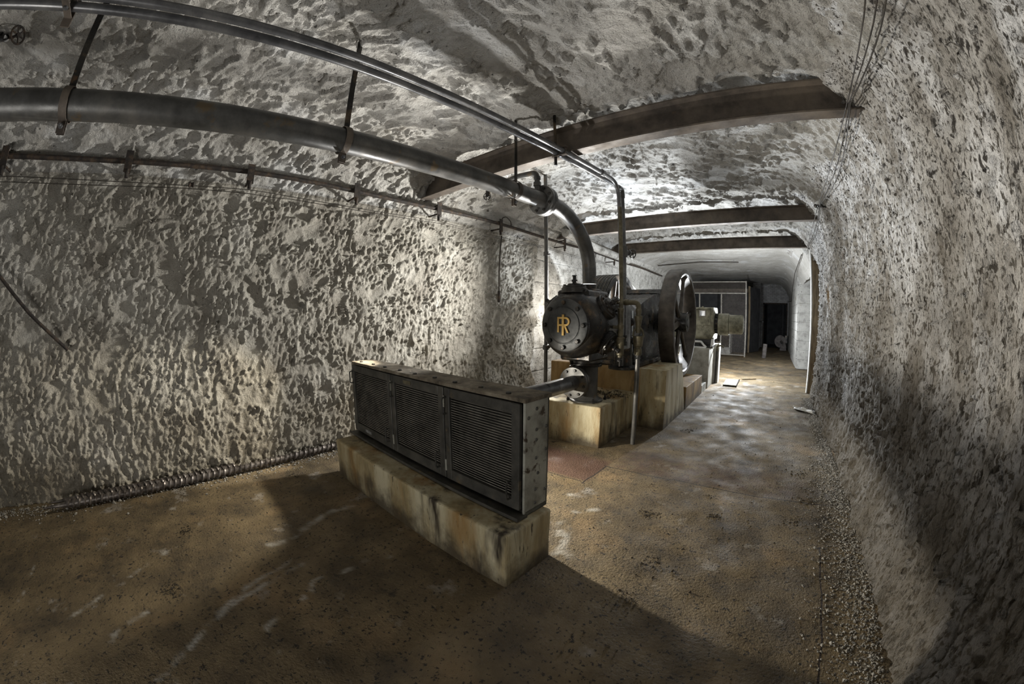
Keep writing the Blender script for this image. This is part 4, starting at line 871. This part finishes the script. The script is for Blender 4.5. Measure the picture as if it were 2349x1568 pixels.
def place_r():
    while True:
        y = random.uniform(.9, 8.0); x = .90 - abs(random.gauss(0, .15 if y < 4.4 else .08))
        if x > .25: return x, y
M['gravel'] = mat('gravel_stone', [(.06, .055, .046), (.22, .205, .175), (.46, .44, .40)], 35, (.7, .9), bump=.3, pos=(.35, .65))
stones('gravel', 12000, place_r, lambda: min(.016, abs(random.gauss(0, .0045)) + .003), M['gravel'], 'pale gravel scattered along the foot of the right wall', 'gravel')
stones('gravel', 2600, lambda: (-3.90 + abs(random.gauss(0, .12)), random.uniform(-2.4, 3.6)), lambda: abs(random.gauss(0, .006)) + .003, M['gravel'], 'pale grit scattered along the foot of the left wall', 'gravel')
M['clod'] = mat('dirt_clod', [(.03, .024, .016), (.075, .058, .038)], 25, (.85, .97), bump=.3)
def place_f():
    r = random.random()
    if r < .35: return min(.7, random.gauss(-.3, .4)), random.uniform(.9, 4.5)
    if r < .75: return random.uniform(-3.6, -.6), random.uniform(-1.8, 1.2)
    return random.uniform(-1.2, .7), random.uniform(2.5, 10)
stones('debris', 800, place_f, lambda: min(.014, abs(random.gauss(0, .0045)) + .002), M['clod'], 'dark crumbs of dirt scattered over the brown floor', 'debris')
_cl = [(-.49, 1.59, .10), (-.46, 1.95, .13), (-.72, 2.55, .07), (.48, 3.9, .08), (.52, 3.3, .07), (.40, 2.9, .10), (-.25, 2.75, .05), (-.95, 4.9, .08), (-2.2, -.35, .07), (-2.9, -.2, .06)]
def place_c():
    c = random.choice(_cl); return random.gauss(c[0], c[2] * .6), random.gauss(c[1], c[2] * .5)
stones('debris', 700, place_c, lambda: min(.012, abs(random.gauss(0, .004)) + .002), M['clod'], 'small heaps of trodden dark dirt on the aisle floor', 'debris')
stones('debris', 260, lambda: (random.gauss(-2.02, .18), random.gauss(4.38, .12)), lambda: abs(random.gauss(0, .006)) + .004, M['clod'], 'dark grit lying on the low concrete block under the cylinder', 'debris', .472)

# ------------------------------------------------------------------ RIGHT WALL: wires, post
def wire_r(off, label):
    P = [(.62, .4, 2.93), (.70, 1.65, 2.97), (.72, 2.83, 3.02), (.74, 5.4, 3.04), (.80, 8.0, 2.98)]
    ys = np.arange(.2, 8.5, .15); p = []
    for y in ys:
        x = np.interp(y, [q[1] for q in P], [q[0] for q in P]); z = np.interp(y, [q[1] for q in P], [q[2] for q in P]); s_ = abs(math.sin(y * PI / 2.6))
        p.append((x - .03 + off[0] * (.3 + s_), y, z - .05 + off[1] * (.3 + s_)))
    tag(MB().tube(p, .005, 6).build('wall_wire', M['wire'], angle=60), label, 'wire', 'wires along the right wall')
wire_r((0, 0), 'outermost of the three wires strung along the right shoulder of the vault')
wire_r((.03, -.035), 'middle one of the three wires strung along the right shoulder of the vault')
wire_r((.045, -.075), 'lowest of the three wires strung along the right shoulder of the vault')
o = thing('wire_bracket', 'small iron bracket carrying the wires on the right wall', 'bracket', (.75, 5.4, 2.98))
MB().tube([(.95, 5.42, 2.98), (.66, 5.38, 3.0)], .012, 8).build('arm', M['iron'], o); MB().tube([(.70, 5.30, 2.985), (.70, 5.48, 3.0)], .012, 8).build('cross_arm', M['iron'], o)
for q in (.68, .76): MB().lathe([(.02, 0), (.028, .02), (.02, .04)], (q, 5.39, 2.98), (0, 0, 1), 8).build('insulator', M['iron'], o)
po = thing('wall_post', 'tall brown timber post with a lit edge coloured white at the end of the right wall', 'post', (.95, 8.57, 0))
MB().box(.90, 1.06, 8.53, 8.66, -.01, 3.02, bev=.006).build('timber', M['timber'], po)
MB().box(.876, .90, 8.52, 8.67, -.01, 3.03, bev=.004).build('lit_edge', M['white'], po)  # lit left side of the post, light put into the colour
MB().torus((.84, 8.50, 3.0), (0, 1, 0), .03, .008, 14, 6).tube([(.84, 8.50, 2.97), (.90, 8.53, 2.93)], .008, 6).build('wire_loop', M['wire'], po)

# ------------------------------------------------------------------ FAR END: mesh cage, post, pier, bollard, grinder
M['stubm'] = mat('weathered_grey', [(.07, .06, .055), (.14, .125, .118), (.2, .18, .17)], 8, (.7, .9), bump=.3)
cg = thing('mesh_cage', 'pale framed wire mesh cage in the background behind the motor', 'cage', (-2.0, 15.2, 0))
CYg = 15.2
for x in (-.98, -1.97, -2.86): MB().box(x - .025, x + .025, CYg - .025, CYg + .025, 0 if x > -2.8 else 0, 2.90 if x == -.98 else 2.45).build('upright', M['cream'], cg)
for z, x0 in ((2.87, -3.9), (2.43, -3.9)): MB().box(x0, -.98, CYg - .022, CYg + .022, z - .022, z + .022).build('rail', M['cream'], cg)
MB().box(-1.97, -.98, CYg - .018, CYg + .018, .05, .085).build('rail', M['cream'], cg)
def mesh_panel(x0, x1, z0, z1, y):
    mb = MB(); wv, hv = .027, .055; nx = int((x1 - x0) / (2 * wv)) + 1; nz = int((z1 - z0) / hv) + 1
    for i in range(nx):
        for s_ in (0, 1):
            pts = []
            for k in range(nz):
                x = x0 + (2 * i + 1) * wv + (wv if (k % 2) else 0) * (1 if s_ else -1) * 1.0; x = min(max(x, x0), x1); pts.append((x, y + .006 * s_, min(z0 + k * hv, z1)))
            mb.tube(pts, .0042, 3)
    o = mb.build('wire_mesh', M['mesh'], cg); o['kind'] = 'stuff'
mesh_panel(-1.95, -1.0, .09, 2.41, CYg); mesh_panel(-3.88, -1.0, 2.45, 2.85, CYg)
o = thing('cage_partition', 'dark back panel inside the mesh cage', 'panel', (-2.6, 17.2, 0)); MB().box(-4.0, -1.02, 17.2, 17.26, 0, 2.75).build('sheet', M['dark'], o); MB().box(-4.0, -1.02, 17.14, 17.2, 2.6, 2.75).build('rail', M['rust'], o)
o = thing('covered_heap', 'dust-sheeted low heap inside the mesh cage', 'heap', (-2.5, 16.3, 0))
hp = []
for k in range(24):
    t = k / 23; hp.append((-3.4 + 1.75 * t, .02 + 1.85 - 1.0 * t ** .6 + .05 * math.sin(9 * t)))
MB().prism([(-3.4, 0)] + hp + [(-1.65, 0)], 'y', 15.9, 16.7).build('sheet', M['stucco'], o)
MB().box(-3.2, -1.7, 15.82, 15.9, .3, 1.0).build('board', M['rusty'], o)
o = thing('steel_door_leaf', 'dark steel door leaf standing open beside a brown post at the far end', 'door', (-.75, 17.9, 0))
MB().obox((-.75, 17.9, 1.43), (.05, 1.05, 2.84), (.92, -.39, 0), (.39, .92, 0)).build('leaf', M['dark'], o)
MB().box(-1.02, -.93, 17.34, 17.44, 0, 2.87).build('post', M['timber'], o)
tag(MB().lathe([(.085, 0), (.085, .53), (.08, .54)], (-.217, 15.48, -.01), (.06, 0, 1), 16).build('stub_post', M['stubm']), 'short grey stub post standing on the floor in front of the far doorway', 'post')
g = thing('bench_grinder', 'grinding wheel on a small stand beside the far doorway', 'grinder', (.6, 19.8, 0))
MB().lathe([(.05, -.05), (.28, -.05), (.30, -.03), (.30, .03), (.28, .05), (.05, .05)], (.52, 19.68, .43), (.25, 1, 0), 32).build('wheel', M['stubm'], g)
MB().prism([(.50, 0), (.84, 0), (.79, .36), (.56, .36)], 'y', 19.60, 20.03).build('stand', M['stubm'], g)
MB().cyl((.58, 19.45, .40), (.54, 19.95, .43), .07, n=14).build('motor_housing', M['iron'], g)
MB().box(.74, .86, 19.58, 19.98, .36, .72).build('guard', M['iron'], g)
c = MB().tube([(-3.6, 11.8, 3.12), (-2.2, 11.9, 3.20), (-1.0, 12.0, 3.18)], .02, 8).build('far_cable', M['wire']); tag(c, 'thick black cable crossing the ceiling above the mesh cage', 'cable')
c = MB().tube([(.74, 9.2, 2.95), (.74, 12, 2.85), (.80, 14.5, 2.6), (.83, 16, 2.2), (.82, 20.5, 2.35)], .012, 6).build('far_cable', M['wire']); tag(c, 'thin cable sagging along the far right wall', 'cable')

for o in sc.objects:
    if '_b' in o: del o['_b']
